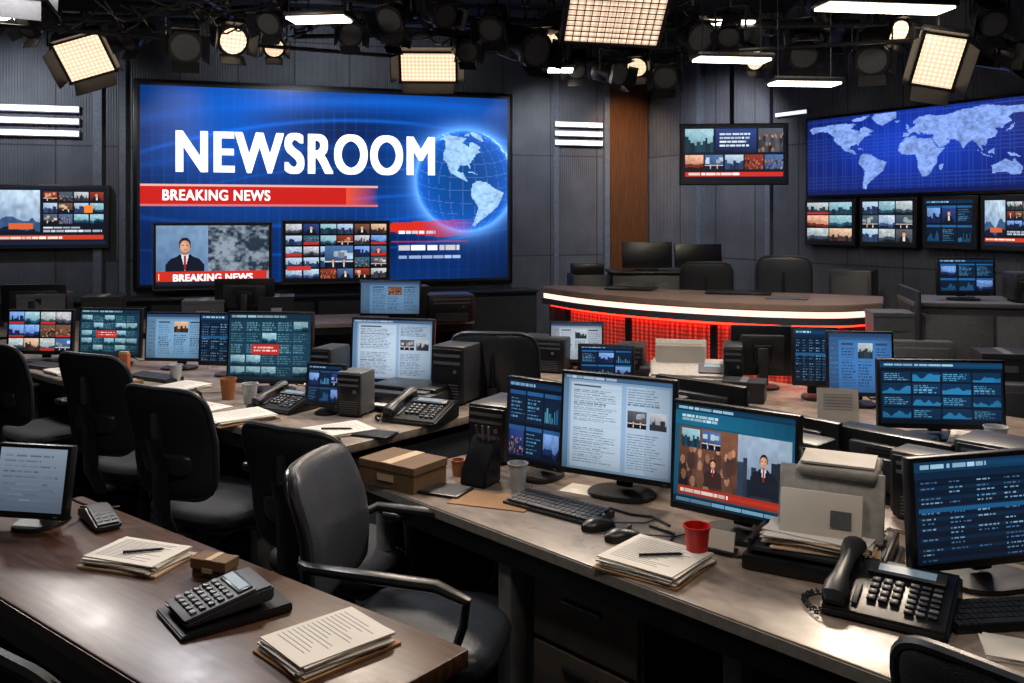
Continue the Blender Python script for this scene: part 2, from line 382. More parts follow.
def cv_news(w=130,h=76):
    c=Cv(w,h,(10,16,28)); c.foot(.02,.04,.40,.80,PAL[0],kind='land')
    for i in range(4):
        for j in range(3): c.foot(.43+i*.14,.06+j*.2,.555+i*.14,.23+j*.2)
    c.lines(.43,.68,.98,.8,2,(190,200,214),.4,.5); c.rect(.02,.83,.98,.91,(186,58,34)); c.lines(.05,.85,.6,.89,1,(240,226,210),.1,1); c.rect(0,.94,1,1,(18,30,52))
    c.rect(.8,.3,.88,.44,(240,120,40)); c.rect(.12,.62,.34,.72,(200,90,50)); return c
def cv_anchor(w=150,h=84,cx=.3):
    c=Cv(w,h,(60,74,96)); n=vnoise(c.X,c.Y,9,6,5); n2=vnoise(c.X,c.Y,30,20,6); n3=vnoise(c.X,c.Y,60,40,8)
    g=np.clip(((.4*n+.4*n2+.2*n3)-.38)*3.0,0,1)[...,None]
    c.a=np.array(lin((34,46,62)))*(1-g)+np.array(lin((130,142,156)))*g
    c.foot(0,0,.45,1,((60,90,130),(110,140,172),(170,186,200)),kind='plain')
    c.man(cx,.40,.60,asp=1.6,suit=(16,22,36))
    c.rect(0,.76,.98,.93,(190,42,32)); c.rect(0,.93,1,1,(24,28,40)); c.rect(.02,.8,.03,.91,(255,220,200))
    return c
def cv_editor(w=150,h=114):
    c=Cv(w,h,(20,84,112)); c.rect(0,0,1,.06,(12,54,82)); c.lines(.03,.02,.5,.05,1,(150,190,210),0,.8)
    c.grad(0,.06,1,.2,(24,100,132),(16,74,102)); c.lines(.06,.1,.4,.17,2,(170,204,218),.2,.6)
    c.foot(.04,.22,.55,.9,((26,20,24),(110,72,56),(180,146,126)),kind='crowd')
    c.foot(.55,.22,.98,.9,((20,26,36),(60,80,110),(150,170,190)),kind='city'); c.foot(.06,.24,.22,.42,PAL[2]); c.foot(.24,.24,.40,.42,PAL[0])
    c.man(.76,.48,.38,asp=1.3,tie=(150,30,30)); c.man(.34,.58,.26,asp=1.3,suit=(50,34,34))
    c.rect(.04,.82,.98,.9,(176,52,36)); c.lines(.06,.84,.5,.88,1,(240,220,210),.1,1); c.rect(0,.92,1,1,(12,46,70)); c.lines(.03,.94,.9,.99,1,(110,160,184),0,.6)
    c.glow(.5); return c
def cv_monred(w=110,h=86):
    c=Cv(w,h,(22,58,78)); c.rect(0,0,1,.08,(16,48,70)); c.lines(.03,.02,.7,.07,1,(140,180,190),0,.7)
    for i in range(5):
        for j in range(5):
            if R.random()<.45: c.foot(.03+i*.19,.12+j*.17,.2+i*.19,.27+j*.17,PAL[2],kind='land')
            else: c.lines(.03+i*.19,.13+j*.17,.2+i*.19,.27+j*.17,4,(80,130,145),.4,.45)
    c.rect(.28,.46,.62,.62,(176,40,32)); c.lines(.31,.5,.59,.59,2,(235,200,190),.2,.5); c.glow(.6); return c
def cv_doc2(w=140,h=112):
    c=Cv(w,h,(132,160,190)); c.rect(0,0,1,.045,(64,96,132)); c.lines(.02,.012,.5,.035,1,(180,200,220),0,1)
    c.rect(0,.045,.05,1,(96,130,164)); c.rect(.07,.07,.55,.97,(172,190,208)); c.rect(.1,.095,.36,.12,(70,84,108))
    c.lines(.1,.15,.51,.5,15,(124,140,160),.3,.4); c.lines(.1,.55,.51,.93,16,(128,144,164),.4,.4)
    c.rect(.59,.07,.98,.97,(158,178,198)); c.lines(.61,.1,.95,.28,7,(106,124,148),.4,.4)
    c.foot(.61,.32,.78,.5,PAL[3],kind='studio'); c.foot(.81,.32,.96,.5,PAL[3],kind='city'); c.lines(.61,.56,.95,.94,14,(114,132,154),.4,.4)
    c.glow(.55); return c

# ------------------------------------------------------------ room shell
CZ=3.8
def wall(name,p0,p1,h=CZ,th=.15,m=None):
    p0=Vector(p0);p1=Vector(p1); d=p1-p0; L=d.length; b=B()
    b.box((L/2,th/2,h/2),(L,th,h),m or M_WALL); return b.obj(name,(p0.x,p0.y,0),math.atan2(d.y,d.x),smooth=False)
BWA=math.atan2(.303,1)
def bw(x,off=0):
    y=10.7+.303*x; return Vector((x+math.sin(BWA)*off, y-math.cos(BWA)*off, 0))
RWA=math.atan2(-.861,.508)
def rw(s,off=0):
    return Vector((3.0+.508*s-.861*off, 9.0-.861*s-.508*off,0))
wall('wall_back',(-7.0,8.58),(1.694,11.213))
wall('wall_right',(1.694,11.213),(6.5,3.07))
wall('wall_east',(6.5,3.07),(6.5,-2.5))
wall('wall_front',(6.5,-2.5),(-7,-2.5))
wall('wall_left',(-7,-2.5),(-7,8.58))
poly=[(-7.2,-2.7),(6.7,-2.7),(6.7,3.2),(1.75,11.5),(-7.2,8.8)]
b=B(); b.prism(poly,-.1,0,M_FLOOR); b.obj('floor',smooth=False)
b=B(); b.prism(poly,CZ,CZ+.1,M_CEIL); b.obj('ceiling',smooth=False)
def on_back(name,x0,x1,z0,z1,d,m,bev=0):
    p=bw(x0); L=(x1-x0)/math.cos(BWA); b=B(); b.box((L/2,-d/2,(z0+z1)/2),(L,d,z1-z0),m,bev=bev); return b.obj(name,p,BWA,smooth=False)
on_back('trim_1',1.17,1.66,0,3.55,.06,M_COPPER)
on_back('trim_2',.50,.56,0,CZ,.02,M_WTRIM)
on_back('trim_3',1.11,1.17,0,CZ,.08,M_WTRIM)
on_back('trim_4',-4.36,-4.28,0,CZ,.05,M_WTRIM)
on_back('trim_5',-4.12,-4.06,0,CZ,.05,M_WTRIM)
on_back('baseboard_back',-6.9,1.1,0,.12,.015,M_BLK)
for i,s in enumerate((-1.6,-.55)):
    p=rw(s); b=B(); b.box((0,-.025,CZ/2),(.07,.05,CZ),M_WTRIM); b.obj('trim_%d'%(6+i),p,RWA,smooth=False)
def strips(x0,x1,zs,name='wall_strip_light'):
    p=bw(x0); L=(x1-x0)/math.cos(BWA); b=B()
    for z in zs:
        b.box((L/2,-.02,z),(L,.04,.075),M_WTRIM); b.box((L/2,-.046,z),(L-.02,.012,.055),M_STRIP)
    b.obj(name,p,BWA,smooth=False)
strips(-6.0,-4.48,(2.77,2.645,2.52)); strips(.50,1.10,(2.78,2.67,2.56))
p=rw(-.45); b=B(); b.box((.2,-.012,2.72),(.42,.024,.05),M_WTRIM); b.box((.2,-.03,2.72),(.4,.012,.035),M_STRIP); b.obj('wall_strip_light',p,RWA,smooth=False)
b=B(); b.box((2.9,-.25,.4),(5.8,.42,.8),M_BLK,bev=.01); b.box((2.9,-.25,.815),(5.84,.46,.03),M_BLK2,bev=.005)
for k in range(7): b.box((.42+k*.83,-.468,.42),(.78,.012,.68),M_PANEL,bev=.003)
b.obj('media_credenza',bw(-5.4),BWA,smooth=False)

# ------------------------------------------------------------ text
def text(name,body,w,h,loc,m,parent,bold=.012,space=1.0):
    cu=bpy.data.curves.new(name,'FONT'); cu.body=body; cu.align_x='CENTER'; cu.align_y='CENTER'; cu.extrude=.002; cu.space_character=space
    o=bpy.data.objects.new(name,cu); bpy.context.scene.collection.objects.link(o)
    dg=bpy.context.evaluated_depsgraph_get(); me=bpy.data.meshes.new_from_object(o.evaluated_get(dg))
    bpy.data.objects.remove(o)
    V=np.array([v.co[:] for v in me.vertices]); F=[tuple(p.vertices) for p in me.polygons]
    mn,mx=V.min(0),V.max(0); c=(mn+mx)/2; sx=(w-2*bold)/(mx[0]-mn[0]); sy=(h-bold)/(mx[1]-mn[1])
    b=B(); k=0
    for dx in (-1,-.5,0,.5,1):
        for dy in (-.5,.5):
            b.raw([((p[0]-c[0])*sx+dx*bold,-k*.0002-p[2]*.3,(p[1]-c[1])*sy+dy*bold) for p in V],F,m); k+=1
    return b.obj(name,loc,0,parent,smooth=False)

# ------------------------------------------------------------ video wall
VW,VH=4.02,2.1
c=Cv(340,178); X,Y=c.X,c.Y
g=.02+.50*np.exp(-(((X-.2)/.18)**2+((Y-.22)/.26)**2))+.66*np.exp(-(((X-.92)/.20)**2+((Y-.42)/.32)**2))
g+=.26*np.exp(-(((X-.55)/.35)**2+((Y-.05)/.07)**2))+.20*vnoise(X,Y,4,5,3)+.14*np.exp(-((Y-.62)/.08)**2)
for (a,bb,wd,am) in ((.2,.55,.010,.5),(.34,.25,.016,.3),(.62,-.2,.008,.45),(.1,.3,.03,.25),(.75,-.35,.01,.4),(.9,-.3,.006,.45),(.45,.6,.005,.45)):
    g+=am*np.exp(-((Y-(a+bb*(X-.5)**2-.1*X))/wd)**2)*(.3+.7*vnoise(X,Y,5,2,int(a*100)))
g+=.12*((np.abs((X*34)%1-.5)>.44)*vnoise(X,Y,6,6,21))+.10*((np.abs((Y*20)%1-.5)>.44)*vnoise(X,Y,6,6,23))
g*=np.clip(1.1-2.6*np.abs(X-.5)**3-.42*Y,0,2)
g=np.clip(g,0,1.2)[...,None]
c.a=np.array(lin((4,12,46)))*(1-np.minimum(g,1))+np.array(lin((16,112,240)))*g
gx,gy,gr=.875*VW,.46*VH,.59
dx=(X*VW-gx)/gr; dy=-(Y*VH-gy)/gr; r2=dx*dx+dy*dy; ins=r2<1
dz=np.sqrt(np.clip(1-r2,0,1)); la0=rad(12)
yy=dy*math.cos(la0)+dz*math.sin(la0); zz=-dy*math.sin(la0)+dz*math.cos(la0)
lat=np.degrees(np.arcsin(np.clip(yy,-1,1))); lon=np.degrees(np.arctan2(dx,zz))-86
lon=np.where(lon<-180,lon+360,lon)
ld=land(lon,lat)&ins
ocean=np.array(lin((20,84,190)))*(.35+1.1*(1-dz)**1.2)[...,None]+np.array([.0,.03,.09])
grid=((np.abs(lon%15)<1.0)|(np.abs(lat%15)<1.0))&ins
c.a=np.where(ins[...,None],ocean,c.a); c.a=np.where(grid[...,None],c.a*1.3+.04,c.a)
nn=(.5*vnoise(X,Y,60,40,9)+.5*vnoise(X,Y,130,90,19))[...,None]
c.a=np.where(ld[...,None],np.array(lin((165,208,250)))*(.5+.8*nn),c.a)
rr=np.sqrt(r2); halo=(np.exp(-np.abs(rr-1)/.10)*(rr>=1)+np.exp(-np.abs(rr-1)/.03)*(rr<1))[...,None]
c.a+=halo*np.array(lin((110,176,255)))*.85
def over(mask,col,al=1.0):
    m=(mask*al)[...,None]; c.a=c.a*(1-m)+np.array(col)*m
u=X/.62; k=np.clip(u,0,1)[...,None]; redc=np.array(lin((196,28,24)))*(1-k)+np.array(lin((236,84,44)))*k
bar=((Y>.505)&(Y<.595)&(X<.62)); m_=(bar*np.clip((1-u)*7,0,1))[...,None]; c.a=c.a*(1-m_)+redc*m_
over((Y>.492)&(Y<.503)&(X<.62),lin((255,190,170)),.8); over((Y>.597)&(Y<.604)&(X<.62),lin((255,140,110)),.6)
sw=(Y>.66+.10*(1-X))&(Y<.675+.10*(1-X)+.075*np.clip((X-.55)*4,0,1))&(X>.6)&(X<.9)
over(sw,lin((214,44,32)),np.clip((.9-X)*6,0,1))
c.lines(.68,.735,.79,.755,1,(230,235,245),.1,1); c.lines(.68,.815,.87,.845,1,(240,242,250),.1,1)
over((Y>.79)&(Y<.80)&(X>.66)&(X<.88),lin((200,44,34)),.9); c.lines(.68,.87,.86,.89,1,(150,175,220),.1,1)
b=B(); b.box((0,-.03,0),(4.16,.06,2.24),M_BLK,bev=.01); b.box((0,-.065,0),(4.08,.012,2.16),M_BLK2)
b.canvas(c,Matrix.Translation((0,-.073,0)),VW,VH,M_WSCR)
p=bw(-2.0,0); vw=b.obj('video_wall',(p.x,p.y,2.0),BWA)
text('headline_text','NEWSROOM',2.80,.45,(-.26,-.078,.36),M_TEXT,vw,bold=.018,space=1.10)
text('banner_text','BREAKING NEWS',1.1,.115,(-1.24,-.078,-.105),M_TEXT,vw,bold=.004,space=1.08)

def tv(name,loc,rz,W,H,cv,depth=.06,extra=None,m=None,frame=False):
    b=B(); b.box((0,-depth/2-.0,0),(W,depth,H),M_BLK,bev=.008); b.box((0,-depth-.002,0),(W-.02,.006,H-.02),M_BLK2)
    b.canvas(cv,Matrix.Translation((0,-depth-.007,.006)),W-.07,H-.08,m)
    if frame:
        for sx in (-1,1): b.box((sx*(W/2-.006),-depth-.006,0),(.012,.012,H),M_GRY)
        for sz in (-1,1): b.box((0,-depth-.006,sz*(H/2-.006)),(W,.012,.012),M_GRY)
        for sx in (-1,1): b.box((sx*W*.3,.04,0),(.08,.1,H*.6),M_DMET)
    if extra: extra(b)
    return b.obj(name,loc,rz)
p=bw(-3.22,.16)
t=tv('wall_television',(p.x,p.y,1.25),BWA,1.20,.71,cv_anchor(150,84,.25),.07,frame=True)
text('caption','BREAKING NEWS',.8,.075,(0,-.085,-.225),M_TEXT,t,bold=.004,space=1.06)
p=bw(-1.99,.16); g_=cv_grid(170,92,6,5,.1); g_.foot(.38,.4,.66,.8,PAL[0],kind='studio'); g_.rect(.02,.76,.25,.84,(180,50,40)); tv('wall_television',(p.x,p.y,1.28),BWA,1.17,.69,g_,.07,frame=True)
p=bw(-4.73,0); tv('wall_television',(p.x,p.y,1.66),BWA,1.10,.66,cv_news(),.07)
def hang(b):
    b.box((0,.03,0),(.3,.06,.25),M_DMET); b.cyl((0,.08,0),(0,.08,CZ-2.27),.022,M_DMET,n=10); b.box((0,.08,CZ-2.27-.01),(.16,.16,.02),M_DMET)
cn=Cv(150,84,(12,20,36)); cn.foot(.02,.03,.3,.48,PAL[2]); cn.foot(.32,.03,.72,.48,PAL[5],kind='plain'); cn.foot(.74,.03,.98,.48,PAL[3])
for i in range(5): cn.foot(.02+i*.195,.52,.2+i*.195,.8)
cn.lines(.36,.12,.68,.4,4,(200,210,225),.4,.5); cn.rect(.02,.84,.98,.93,(190,44,34)); cn.lines(.05,.86,.6,.91,1,(245,230,220),.1,1)
tv('hanging_television',(2.16,8.8,2.27),rad(-6),1.04,.6,cn,.06,hang)
c=Cv(260,90); X,Y=c.X,c.Y; lon=X*350-172; lat=84-Y*146
ld=land(lon,lat); n=.5*vnoise(X,Y,50,24,4)+.5*vnoise(X,Y,110,60,14); gl=(.12+.75*np.exp(-(((X-.5)/.33)**2+((Y-.4)/.45)**2)))[...,None]
c.a=np.array(lin((5,12,62)))*(1-gl)+np.array(lin((22,64,196)))*gl
c.a+=(.10*(((c.X*60)%1>.85)|((c.Y*22)%1>.85)))[...,None]*np.array([.12,.25,.8])
c.a=np.where(ld[...,None],np.array(lin((132,164,236)))*(.4+.95*n)[...,None],c.a)
c.rect(0,.94,1,1,(10,24,80))
p=rw(1.16); b=B(); b.box((0,-.03,2.245),(2.38,.06,.80),M_BLK,bev=.01)
b.canvas(c,Matrix.Translation((0,-.062,2.245)),2.32,.74,M_WSCR); b.obj('world_map_display',(p.x,p.y,0),RWA)
for s0,s1,f in ((-.02,.60,0),(.63,1.24,1),(1.28,1.80,2),(1.81,2.34,3)):
    p=rw((s0+s1)/2); W=s1-s0-.01
    cv=[cv_grid(90,64,2,3,.3),cv_grid(90,64,3,3,.2),cv_dash(90,60),cv_news(90,60)][f]
    tv('wall_television',(p.x,p.y,1.61),RWA,W,.46,cv,.09)

# ------------------------------------------------------------ furniture
def monitor(loc,yaw,W,H,zb,cv,z0=DT,tilt=4,name='computer_monitor',slab=.03):
    b=B(); zc=zb+H/2
    b.M=Matrix.Translation((0,0,zc))@Matrix.Rotation(rad(-tilt),4,'X')
    b.box((0,0,0),(W,slab,H),M_BLK,bev=.006); bz=.012
    b.box((0,slab/2+.012,0),(W*.72,.03,H*.66),M_BLK2,bev=.012); b.box((0,slab/2+.034,-.01),(W*.3,.03,H*.36),M_BLK,bev=.008)
    for k in range(5): b.box((0,slab/2+.028,H*.25-k*.012),(W*.4,.003,.004),M_BLK)
    if cv: b.canvas(cv,Matrix.Translation((0,-slab/2-.0015,.004)),W-2*bz,H-2*bz-.008)
    b.box((W/2-.03,-slab/2-.001,-H/2+.009),(.012,.003,.004),M_KEYL)
    b.M=Matrix.Identity(4)
    b.box((0,slab/2+.045,zc*.5+.02),(.055,.022,zc+.0),M_BLK2,bev=.006)
    bw_=min(.24,W*.55)
    b.prism([(bw_/2*math.cos(a)*(abs(math.cos(a))**-.4 if abs(math.cos(a))>.05 else 1),.03+.085*math.sin(a)) for a in [2*math.pi*(i+.5)/24 for i in range(24)]],0,.012,M_BLK,bev=.003)
    b.tube([(0,slab/2+.05,.1),(.05,.12,.04),(.09,.16,.006),(.14,.2,.005)],.004,M_BLK,6)
    return b.obj(name,(loc[0],loc[1],z0),rad(yaw))

def chair(loc,yaw,st=.48,top=1.0,style='task',arms=True,fm=None,wide=.48,name='office_chair',tilt=10):
    b=B(); fm=fm or M_FAB
    for k in range(5):
        a=2*math.pi*k/5+.3; cx,cy=math.cos(a),math.sin(a)
        b.tube([(0,0,.11),(.12*cx,.12*cy,.105),(.29*cx,.29*cy,.07)],[.028,.022,.014],M_BLK2,8)
        px,py=-cy,cx
        for sgn in (-1,1):
            q=Vector((.29*cx,.29*cy,.027)); o=Vector((px,py,0))*.012*sgn
            b.cyl(q+o*.4,q+o*1.7,.027,M_BLK,n=12)
        b.cyl((.29*cx,.29*cy,.04),(.29*cx,.29*cy,.075),.009,M_DMET,n=8)
    b.cyl((0,0,.07),(0,0,.14),.035,M_BLK2); b.cyl((0,0,.12),(0,0,st-.08),.022,M_DMET); b.cyl((0,0,.12),(0,0,st-.2),.03,M_BLK)
    b.box((0,-.02,st-.085),(.2,.3,.045),M_BLK,bev=.012)
    w=wide
    b.cushion(w,.46,.09,fm,Matrix.Translation((0,.02,st-.02)),bend=.012)
    b.box((0,.02,st-.06),(w*.86,.4,.02),M_BLK,bev=.008)
    hb=top-(st+.08); tl=rad(tilt); byo=-.25
    T=Matrix.Translation((0,byo-math.sin(tl)*hb/2,st+.08+hb/2))@Matrix.Rotation(rad(90)+tl,4,'X')
    if style=='leather':
        b.cushion(w*.94,hb,.055,fm,T,bend=-.03,taper=-.04,lum=-.025,corner=.13)
        b.cushion(w*.9,hb*.97,.03,M_BLK,T@Matrix.Translation((0,0,.025)),bend=-.03,taper=-.04,lum=-.025,corner=.13)
    else:
        b.cushion(w*.92,hb,.035,fm,T,bend=-.04,taper=.03,lum=-.02,corner=.09)
        rim=[]
        for k in range(41):
            a=2*math.pi*k/40; cu=math.copysign(abs(math.cos(a))**.3,math.cos(a)); cvv=math.copysign(abs(math.sin(a))**.3,math.sin(a))
            kk=1-.09*(cu*cu*cvv*cvv)**2
            rim.append(T@Vector((w*.46*cu*kk*(1+.03*cvv),hb/2*cvv*kk,-.04*cu*cu+(-.02)*math.cos(cvv*math.pi)*.5)))
        b.tube(rim,.012,M_BLK2,8)
        b.cushion(w*.55,hb*.2,.03,M_BLK2,T@Matrix.Translation((0,-hb*.18,.02)),bend=-.02)
        b.tube([T@Vector((0,-hb*.45,.03)),T@Vector((0,0,.035)),T@Vector((0,hb*.3,.025))],[.024,.02,.014],M_BLK2,8,squash=(1.5,.6))
    b.tube([(0,-.1,st-.085),(0,byo+.0,st-.09),(0,byo-.05,st+.02),(0,byo-.06,st+.2),(0,byo-.075-math.sin(tl)*hb*.3,st+.33)],[.028,.03,.03,.026,.02],M_BLK,10,squash=(1.6,.7))
    if arms:
        az=st+.2
        for sg in (-1,1):
            x=sg*(w/2+.035)
            if style=='leather':
                b.tube([(sg*w*.44,-.27,az+.03),(x,-.22,az+.045),(x,-.05,az+.035),(x,.12,az+.025),(x,.2,az-.005),(x,.19,az-.07),(x-sg*.02,.13,st-.04),(sg*w*.3,.08,st-.08)],[.016,.02,.024,.024,.021,.016,.014,.013],M_BLK,10,squash=(1.0,.7))
            else:
                b.tube([(sg*w*.3,0,st-.08),(x,0,st-.07),(x,-.01,st+.02),(x,-.02,az-.02)],[.016,.018,.018,.022],M_BLK,8,squash=(.8,1.3))
                b.box((x,0,az),(.075,.26,.032),M_BLK,bev=.014,seg=3)
    return b.obj(name,(loc[0],loc[1],0),rad(yaw))

def desk(name,loc,yaw,L,D,top=None,th=.035,drawers=(),panel=True,z=DT,legs=()):
    b=B(); top=top or M_DESK
    b.box((L/2,D/2,z-th/2),(L,D,th),top,bev=.004)
    b.box((L/2,-.001,z-th/2-.001),(L-.01,.004,th-.008),M_EDGE if top is M_DESK else M_WOOD)
    b.box((L/2,.02,z-th-.03),(L-.04,.025,.06),M_DMET); b.box((L/2,D-.03,z-th-.03),(L-.04,.025,.06),M_DMET)
    if panel: b.box((L/2,D-.08,.42),(L-.1,.02,.52),M_PANEL)
    n=max(2,int(round(L/1.4))+1)
    for k in range(n):
        x=.05+(L-.1)*k/(n-1)
        b.box((x,.07,(z-th)/2),(.05,.05,z-th),M_LEG,bev=.004); b.box((x,D-.07,(z-th)/2),(.05,.05,z-th),M_MET,bev=.004)
        b.box((x,D/2,.03),(.05,D-.1,.04),M_MET,bev=.004); b.box((x,D/2,.37),(.018,D-.2,.6),M_PANEL)
    for x in legs:
        b.box((x,.06,(z-th)/2),(.055,.07,z-th),M_LEG,bev=.005); b.box((x,D/2,.36),(.03,D-.16,.68),M_LEG,bev=.004)
    for x in drawers:
        b.box((x,.34,.33),(.4,.5,.62),M_PANEL,bev=.006)
        for j,(zz,hh) in enumerate(((.54,.17),(.35,.18),(.13,.23))):
            b.box((x,.085,zz),(.38,.02,hh),M_DRAW,bev=.004); b.box((x,.07,zz+hh/2-.04),(.14,.016,.014),M_MET,bev=.004)
        b.box((x,.34,.01),(.36,.44,.02),M_BLK)
    return b.obj(name,(loc[0],loc[1],0),rad(yaw))

YA,YB,YC=-46.7,-40.2,-38.5
desk('workstation_desk',(-.521,3.101),YA,2.9,.82,drawers=(.96,),legs=(.70,))
desk('workstation_desk',(.165,3.612),YA,2.4,.82)
desk('workstation_desk',(-.137,5.39),YA,3.4,.85)
desk('workstation_desk',(-4.07,6.33),YB,4.4,1.15,drawers=(1.2,),legs=(3.86,))
desk('wooden_desk',(-1.704,2.526),YC,1.665,.5,top=M_WOOD,th=.04)
desk('workstation_desk',(-4.6,6.9),14,4.4,.75)

chair((-1.80,4.40),-26,top=1.03); chair((-1.21,3.74),-28,top=1.0); chair((-.57,3.16),-30,top=.98)
chair((-.26,2.56),-101,st=.49,top=.97,style='leather',fm=M_LEA,wide=.45,tilt=11)
chair((-.57,1.56),YC,arms=False,top=1.05)
chair((1.0,1.55),YA,arms=False,top=.97)
chair((-.05,4.82),-8,top=1.08,fm=M_LEA)
chair((-2.55,5.0),-34,top=.99)

monitor((-2.94,5.62),-4,.43,.28,.05,cv_grid(90,56,4,3,.2))
monitor((-2.45,5.50),-8,.41,.30,.05,cv_monred(80,58))
monitor((-1.99,5.35),-6,.39,.29,.05,cv_doc(84,60,(110,150,184)))
monitor((-1.60,5.12),-10,.38,.30,.06,cv_table(70,56))
monitor((-1.25,4.66),-6,.46,.37,.045,cv_monred(110,86))
monitor((-.62,4.68),-14,.46,.335,.045,cv_doc2(110,80))
monitor((-.855,4.14),-18,.20,.20,.03,cv_dash(56,56,(30,60,100)),tilt=8)
monitor((.085,3.10),-38,.25,.30,.045,cv_dash(70,80,(34,80,130)))
monitor((.34,2.90),-30,.40,.335,.06,cv_doc2(140,112))
monitor((.625,2.53),-38,.38,.315,.055,cv_editor())
monitor((1.19,2.20),14,.52,.27,.06,cv_table(120,70))
monitor((.726,3.454),135,.40,.25,.03,cv_dash()); monitor((.99,3.18),130,.38,.19,.02,cv_dash()); monitor((1.24,2.92),132,.38,.18,.02,cv_dash())
monitor((1.74,3.66),-6,.50,.28,.045,cv_wave())
monitor((1.66,4.30),-8,.31,.31,.05,cv_doc(90,80,(60,110,168)))
monitor((1.50,4.46),-10,.22,.29,.07,cv_table(50,60))
monitor((.38,5.30),-6,.32,.24,.05,cv_doc(80,60,(160,170,182)))
monitor((.50,4.78),-10,.30,.20,.03,cv_dash(60,40))
monitor((1.33,4.80),172,.32,.27,.06,None)
monitor((-1.02,7.55),-5,.52,.30,.08,cv_doc(84,50,(90,124,158)))

# ------------------------------------------------------------ small props
def cup(loc,h=.1,r=.038,m=None,z0=DT,name='paper_cup'):
    b=B(); m=m or M_PAP; n=24
    vs=[];fs=[]
    prof=[(r*.72,0),(r,h),(r+.003,h),(r+.003,h-.004),(r-.003,h-.002),(r*.7,.004)]
    for i,(q,z) in enumerate(prof):
        for j in range(n): a=2*math.pi*j/n; vs.append((q*math.cos(a),q*math.sin(a),z))
    for i in range(len(prof)-1):
        for j in range(n): j2=(j+1)%n; fs.append((i*n+j,i*n+j2,(i+1)*n+j2,(i+1)*n+j))
    fs.append(tuple(reversed(range(n)))); fs.append(tuple((len(prof)-1)*n+j for j in range(n)))
    b.raw(vs,fs,m)
    return b.obj(name,(loc[0],loc[1],z0))
def papers(loc,yaw,w=.21,d=.29,n=6,m=None,z0=DT,name='paper_stack',cover=None,spread=6,ink=True,pen=False):
    b=B(); z=0
    if cover: b.box((0,0,.003),(w+.02,d+.02,.006),cover,rot=(0,0,rad(3)),bev=.001); z=.006
    for k in range(n):
        b.box((R.uniform(-.006,.006),R.uniform(-.006,.006),z+.0015),(w,d,.003),m or M_PAP,rot=(0,0,rad(R.uniform(-spread,spread)) if k else 0)); z+=.003
    if ink:
        b.box((0,0,z+.0015),(w,d,.003),m or M_PAP); z+=.003
        for k in range(15):
            l=w*R.uniform(.45,.8); b.box((-w*.42+l/2,d*.38-k*d*.052,z+.0003),(l,d*.009,.0006),M_INK)
    if pen: b.tube([(-w*.1,-d*.2,z+.005),(w*.25,d*.15,z+.005),(w*.28,d*.18,z+.004)],[.004,.004,.001],M_BLK,8)
    return b.obj(name,(loc[0],loc[1],z0),rad(yaw),smooth=False)
def keyboard(loc,yaw,w=.36,z0=DT):
    b=B(); d=.125; b.prof([(-d/2,0),(d/2,0),(d/2,.02),(-d/2,.011)],-w/2,w/2,M_BLK,bev=.002)
    nx=17; cw=(w-.02)/nx
    for r in range(5):
        for k in range(nx):
            if r==0 and 4<k<10: continue
            y=-d/2+.018+r*.0215; b.box((-w/2+.01+cw*(k+.5),y,.0135+.0017*r+.003),(cw*.84,.018,.006),M_KEY,rot=(rad(4),0,0))
    b.box((-w/2+.01+cw*7.5,-d/2+.018,.0165),(cw*5,.018,.006),M_KEY,rot=(rad(4),0,0))
    return b.obj('keyboard',(loc[0],loc[1],z0),rad(yaw),smooth=False)
def mouse(loc,yaw,z0=DT):
    b=B(); n=12; vs=[];fs=[]
    for i in range(n+1):
        t=i/n; y=-.055+.11*t; w=.032*math.sqrt(max(.0,1-(2*t-1)**2*.999))**.6; h=.036*math.sin(math.pi*min(1,t*.8+.12))**.7*(1-.15*t)
        for j in range(11):
            a=math.pi*j/10; vs.append((w*math.cos(a),y,max(0,h*math.sin(a)**.7)))
    for i in range(n):
        for j in range(10): a=i*11+j; fs.append((a,a+1,a+12,a+11))
        fs.append((i*11+10,i*11,(i+1)*11,(i+1)*11+10))
    b.raw(vs,fs,M_BLK); b.cyl((-.003,.022,.033),(.003,.022,.033),.007,M_GRY,n=10)
    b.tube([(0,.05,.008),(.01,.09,.004),(.04,.14,.004),(.03,.2,.004)],.002,M_BLK,6)
    return b.obj('computer_mouse',(loc[0],loc[1],z0),rad(yaw))
